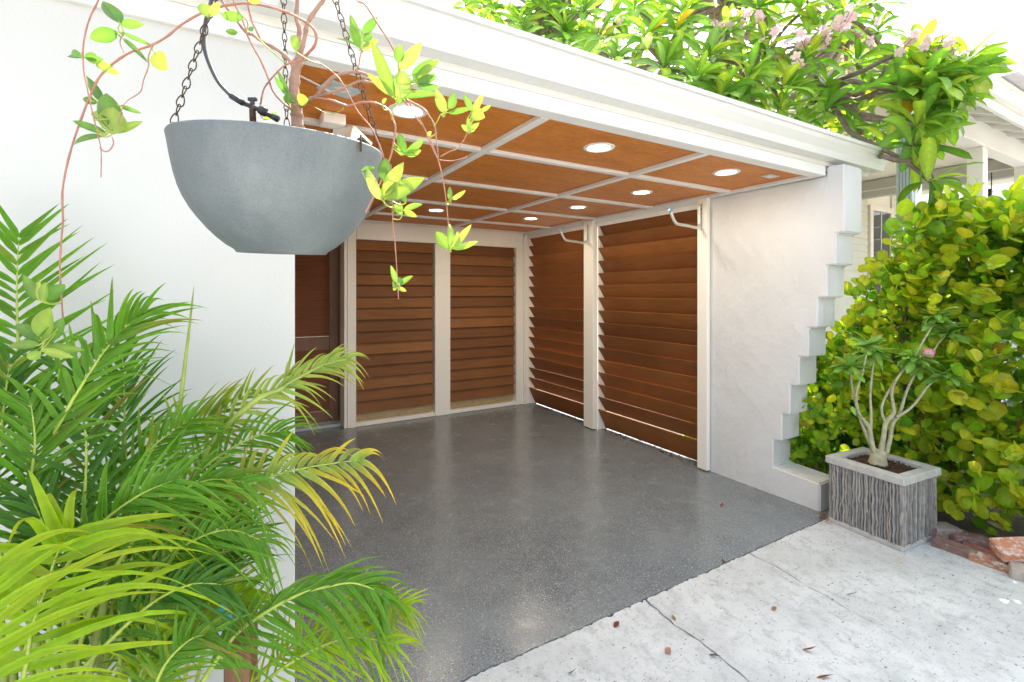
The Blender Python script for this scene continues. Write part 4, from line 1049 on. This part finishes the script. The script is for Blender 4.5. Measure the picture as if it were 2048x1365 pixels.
hubs = [h if h.z > 2.72 or h.x > 3.95 else Vector((h.x, h.y, 2.72)) for h in hubs]
for h in hubs: limb(fork, h, .05, .03, .15)
near = [(1290, 70, 3.5), (1350, 60, 3.6), (1235, 120, 3.7), (1420, 110, 3.45), (1395, 155, 3.3), (1500, 150, 3.3), (1460, 60, 3.6), (1535, 95, 3.5), (1570, 170, 3.2), (1610, 110, 3.4), (1655, 165, 3.2), (1640, 60, 3.6), (1600, 20, 3.7), (1715, 120, 3.3),
        (1690, 30, 3.5), (1755, 60, 3.4), (1770, 140, 3.2), (1720, 190, 3.15), (1810, 175, 3.15), (1830, 110, 3.3), (1860, 150, 3.1), (1650, 215, 3.2), (1560, 215, 3.2), (1480, 200, 3.3), (1700, 245, 3.2), (1760, 255, 3.2), (1845, 245, 3.1),
        (1835, 290, 3.1), (1870, 362, 3.0), (1370, 20, 3.8), (1520, 10, 3.8), (1740, 0, 3.5), (1600, 250, 3.3), (1330, 130, 3.5), (1440, 190, 3.3), (1270, 10, 3.9), (1200, 70, 4.0), (1890, 135, 3.3), (1925, 145, 3.2), (1905, 195, 3.2), (1945, 120, 3.3), (1865, 205, 3.2), (930, 5, 5.0), (985, 20, 4.8), (1040, 40, 4.7), (1090, 10, 4.7), (1130, 60, 4.6), (1170, 20, 4.5), (1225, 40, 4.3), (1060, -20, 4.6), (1180, 100, 4.4)]
for px, py, Z in near:
    d_ = ray(px, py); Z = max(Z, 1.95 / d_.y) if px < 1785 else max(Z, 3.92 / d_.x)
    c = P(px, py, Z)
    if c.x < 3.85 and c.z < 2.64: c.z = 2.64
    ax = Vector((random.gauss(0, .25), -.35 + random.gauss(0, .2), .8))
    if px > 1780: ax += Vector((.55, -.25, -.25))
    if px > 1880: ax += Vector((.5, .0, -.2))
    if (px, py) in ((1870, 362), (1835, 290)): ax = Vector((.86, -.5, .12))
    rosette(c, ax, 12 if (px, py) in ((1870, 362), (1835, 290)) else random.randint(17, 23), random.uniform(.28, .35), .14, .55, 2)
    h = min(hubs, key=lambda q: (q - c).length); limb(h, c - ax.normalized() * .03, .022, .012, .02, 3); tipsP.append(c)
limb(P(1762, 312, 3.35), P(1870, 366, 3.25), .016, .011, -.01, 3)
limb(hubs[7], P(1762, 312, 3.35), .022, .016, 0, 3)
# farther crown, sunlit, seen through and above
for k in range(110):
    px = random.uniform(880, 1850); py = random.uniform(-120, 260)
    if px < 1250 and py > 130: py -= 120
    Z = random.uniform(4.4, 6.2); c = P(px, py, Z)
    if c.z < 2.62: c.z = 2.62 + random.random() * .5
    if px > 1700 and py < 40: continue
    ax = Vector((random.gauss(0, .35), random.gauss(-.1, .35), 1))
    rosette(c, ax, random.randint(11, 15), random.uniform(.22, .28), .22, .5, .3)
    h = min(hubs, key=lambda q: (q - c).length); limb(h, c - ax.normalized() * .03, .024, .012, -.05, 3)
for k in range(26):                                              # crown above the frame, it shades the planter
    c = Vector((random.uniform(3.2, 4.3), random.uniform(2.0, 4.2), random.uniform(3.7, 4.7)))
    if proj(c)[1] > -60: continue
    rosette(c, Vector((random.gauss(0, .3), random.gauss(-.1, .3), 1)), 15, .29, .2, .5, .1)
    h = min(hubs, key=lambda q: (q - c).length); limb(h, c, .024, .012, 0, 2)
for k in range(6):  # rosettes added along the sun's path to shade the driveway's right side
    c = Vector((random.uniform(4.35, 4.85), random.uniform(2.95, 3.45), random.uniform(3.45, 3.75)))
    rosette(c, Vector((random.gauss(0, .3), -.2, 1)), 18, .3, .2, .5, .3); limb(hubs[5], c, .02, .012, 0, 2)
TL.emit('leaf', 'foliage', leaf_plum, pt, 295)
for px, py, Z, n in [(1660, 62, 3.3, 7), (1575, 85, 3.35, 5), (1440, 35, 3.5, 5), (1515, 25, 3.5, 4), (1200, 45, 3.9, 4), (1805, 85, 3.15, 4), (1880, 95, 3.15, 5), (1900, 80, 3.15, 3), (1500, 45, 3.5, 5), (1620, 75, 3.3, 4), (1725, 45, 3.3, 4), (1550, 60, 3.4, 5), (1925, 100, 3.1, 3), (1690, 40, 3.3, 4), (1625, 125, 3.2, 2)]:
    c = P(px, py, max(Z, 1.62 / ray(px, py).y) if px < 1785 else max(Z, 3.75 / ray(px, py).x))
    for k in range(n):
        fc = c + Vector((random.gauss(0, .06), random.gauss(0, .05), random.gauss(0, .045))); fd = (VIEW(fc) + rv(.5) + Vector((0, 0, .3))).normalized(); s, u = frame_of(fd)
        fl_ = mesh('blossom', *tube_geo([c + Vector((0, .03, -.08)), fc - fd * .02, fc], lambda t: .0025, 5), stem_red, pt, True)
        V, F, C = [], [], []
        for j in range(5):
            a = R(72 * j) + k; d = s * math.cos(a) + u * math.sin(a) + fd * .25
            v, f, cc = leaf_geo(fc, d, fd, .036, .026, 'obov', .15, .3, 5, (.75, .42, .12), (.80, .60, .62), 1.0)
            if True: cc = [(.80, .55, .25) if i < 3 else (.80, .58, .60) for i in range(len(v))]
            o_ = len(V); V += v; C += cc; F += [tuple(i + o_ for i in q) for q in f]
        mesh('petals', V, F, petal_m, fl_, True, C)

# ================================================================== NEIGHBOUR'S PORCH
nh = thing('neighbour_porch', 'white wooden porch with square columns and lap siding beyond the hedge', 'house', (7, 2.8, -.06))
FY = 1.9
for x in (5.27, 6.91, 8.45):
    box('column', (x - .07, FY - .065, -.06), (x + .07, FY + .065, 3.04), porch_white, nh, .004)
box('front_beam', (5.15, FY - .08, 3.042), (11.2, FY + .06, 3.28), porch_white, nh, .004)
box('fascia', (5.1, 1.46, 3.08), (11.3, 1.50, 3.24), porch_white, nh, .004)
box('gutter_lip', (5.1, 1.40, 3.16), (11.3, 1.458, 3.25), porch_white, nh, .004)
for k in range(13):
    x = 5.12 + k * .48; prism('rafter', [(1.502, 3.12), (1.502, 3.21), (4.0, 3.80), (4.0, 3.68), (2.0, 3.285), (1.9, 3.284)], 0, x, x + .05, porch_white, nh)
prism('roof_sheet', [(1.40, 3.245), (1.40, 3.262), (4.1, 3.875), (4.1, 3.858)], 0, 5.05, 11.3, porch_white, nh)
box('porch_ceiling', (5.15, FY + .08, 3.30), (11.1, 3.98, 3.32), porch_cream, nh, .001)
box('cross_beam', (8.86, FY + .08, 3.02), (8.98, 3.97, 3.29), porch_grey, nh, .003)
box('pipe', (8.845, FY + .1, 3.12), (8.858, 3.9, 3.135), porch_white, nh, .002)
box('bounce_deck', (5.1, FY - .1, .30), (11.2, 3.96, .36), porch_white, nh, .004)  # white deck added to bounce light up under the porch roof
z = .4
while z < 3.28:
    for x0, x1 in ((5.15, 9.40), (10.3, 11.2)):
        prism('siding_board', [(3.985, z), (3.97, z), (3.985, z + .112), (4.0, z + .112)], 0, x0, x1, siding, nh)
    z += .112
box('house_back', (5.15, 4.001, -.06), (11.2, 4.10, 3.28), porch_cream, nh, .001)
wn = box('window', (9.42, 3.94, 1.2), (9.52, 3.999, 3.0), porch_cream, nh, .003)
box('window_trim', (10.18, 3.94, 1.2), (10.29, 3.999, 3.0), porch_cream, nh, .003)
box('window_head', (9.521, 3.94, 2.905), (10.179, 3.999, 3.0), porch_cream, nh, .003)
box('pane', (9.525, 3.965, 1.2), (9.84, 3.98, 2.90), glass_m, nh, .001); box('pane', (9.86, 3.965, 1.2), (10.175, 3.98, 2.90), glass_m, nh, .001)
box('mullion', (9.842, 3.955, 1.2), (9.858, 3.99, 2.90), porch_white, nh, .001)
zz = .3
while zz < 3.0:
    box('end_board', (11.12, FY + .1, zz), (11.14, 3.94, zz + .24), porch_white, nh, .004); zz += .25
dp = thing('downspout', 'blue-grey fluted downspout against the first porch column', 'downspout', (5.17, 1.86, -.06))
for k in range(5): box('flute', (5.145 + .0 * k, 1.84 + k * .024, -.06), (5.195, 1.861 + k * .024, 3.04), pipe_grey, dp, .005)
hc = thing('hanging_chain', 'dark chain with hook hanging in the porch between two columns', 'chain', (7.4, 2.2, 3.0))
ca = P(1983, 380, 5.6); tube('rod', [P(1983, 345, 5.6), ca], .005, dark_metal, hc, 6); tube('hook', [ca, ca + Vector((.02, 0, -.02)), ca + Vector((0, 0, -.05)), ca + Vector((-.02, 0, -.03))], .005, dark_metal, hc, 6)
box('spring', P(1980, 378, 5.6) - Vector((.015, .015, .10)), P(1980, 378, 5.6) + Vector((.015, .015, 0)), dark_metal, hc, .003)
LM2 = LM.copy(); LM2.materials.clear(); LM2.materials.append(dark_metal)
for k in range(9):
    l = bpy.data.objects.new('link', LM2); COL.objects.link(l); l.parent = hc; l.matrix_parent_inverse = Matrix.Translation(-Vector(hc.location))
    l.location = P(1981, 396, 5.6) + Vector((0, 0, -.055 * k - .02)); l.scale = (2.6, 2.6, 2.6); l.rotation_euler = (0, 0, k * 1.57 + .4)
# farther roof, aerial and cable
fh = thing('far_house', 'grey roofed white house beyond the porch', 'house', (17, 6, 0))
prism('roof', [(3.2, 6.0), (3.2, 6.1), (7.0, 8.4), (10, 6.6), (10, 6.5), (7.0, 8.2)], 0, 13.5, 20, grey_roof, fh)
box('wall', (13.9, 3.6, -.06), (19.6, 9.6, 6.2), porch_white, fh, .01)
box('gable_trim', (13.4, 3.1, 5.88), (13.5, 10, 6.02), porch_cream, fh, .01)
an = thing('roof_aerial', 'thin dark roof aerial with slanted rods against the pale house', 'aerial', (9.4, 2.5, 3.5))
tube('mast', [P(2009, 270, 7), P(2007, 180, 7)], .008, dark_metal, an, 6, 1)
for k in range(7): tube('rod', [P(2009, 186 + k * 7, 7), P(2024, 180 + k * 7, 7)], .004, dark_metal, an, 5, 1)
tag(tube('power_cable', [P(1880, 202, 8), P(1985, 204, 8), P(2048, 200, 8), P(2300, 190, 8)], .008, dark_metal, None, 6), 'thin black cable strung above the porch roof', 'cable')

# ================================================================== FALLEN LEAVES AND LITTER
c2f = lambda p: (1100 + p[0] / 2.56, 860 + p[1] / 2.56)
DR = {'red': (.25, .06, .03), 'tan': (.42, .26, .11), 'pink': (.42, .22, .16), 'brown': (.22, .10, .05), 'grey': (.12, .11, .10)}
def litter(cp, ang, L, Wd, cl, lab, grp=None, zz=-.002, name='fallen_leaf', cat='leaf', f=c2f):
    c = on(*f(cp), 2, 0); c.z = zz + .003; d = Vector((math.cos(ang), math.sin(ang), .08)); col = DR[cl]
    V, F, C = leaf_geo(c - d * L / 2, d, Vector((0, 0, 1)) + rv(.12), L, Wd, 'lance', .45, random.uniform(-.5, .3), 6, vary(col), vary(col), .8, random.uniform(-.8, .8))
    mz = min(v.z for v in V); V = [v + Vector((0, 0, zz + .0015 - mz)) for v in V]
    tag(mesh(name, V, F, leaf_dry, None, True, C), lab, cat, grp)
litter((340, 998), .3, .045, .022, 'red', 'small dark red curled leaf on the driveway near the left crack')
litter((630, 962), 1.2, .035, .022, 'tan', 'pale tan dry leaf scrap right beside the left driveway crack')
litter((605, 1137), .1, .036, .026, 'pink', 'pinkish square leaf scrap on the driveway left of the long crack')
litter((1335, 1137), -1.0, .06, .016, 'brown', 'folded brown dry leaf lying alone on the open driveway')
litter((1410, 1268), -.5, .075, .012, 'brown', 'long twisted brown dry leaf curled at its end on the driveway')
litter((1148, 920), -.4, .030, .018, 'pink', 'tiny pink-brown leaf between the two driveway cracks')
litter((118, 1250), -.6, .04, .012, 'grey', 'small dark grey twig scrap on the driveway near the floor edge')
litter((888, 676), .6, .045, .02, 'red', 'dark red leaf caught in the joint between floor and driveway')
litter((880, 392), .2, .04, .018, 'red', 'small dark red leaf on the speckled carport floor', zz=.0005)
litter((150, 360), .9, .03, .02, 'tan', 'tiny tan leaf on the speckled carport floor', zz=.0005)
litter((1548, 850), -.9, .06, .009, 'grey', 'short dark stick on the driveway beside the right crack')
litter((845, 1160), -1.0, .05, .012, 'grey', 'grey dry leaf strip lying across the left crack')
for i, (x, y, a, cl) in enumerate([(1385, 455, .4, 'brown'), (1410, 470, -.6, 'red'), (1395, 440, 1.4, 'brown'), (1425, 480, .1, 'tan')]):
    litter((x, y), a, .05, .02, cl, {'brown': 'dry brown leaf', 'red': 'dark red dry leaf', 'tan': 'pale tan dry leaf'}[cl] + ' in the little heap at the planter corner', 'dry leaves heaped at the planter corner', zz=.0 + .006 * i)
bm = bmesh.new()
for k in range(260):
    y = random.uniform(2.75, 5.3); x = 3.475 + abs(random.gauss(.03, .035)); s = Vector((random.uniform(.006, .022), random.uniform(.004, .012), .002))
    c = Vector((x, y, .004 + random.random() * .008)); bm_box(bm, c - s / 2, c + s / 2, 0, Matrix.Rotation(random.uniform(0, 6), 3, 'Z') @ Matrix.Rotation(random.gauss(0, .3), 3, 'X'))
o = bm_done(bm, 'leaf_litter', mulch, None); stuff(o); tag(o, 'brown leaf litter along the foot of the side slat screen', 'leaf litter')
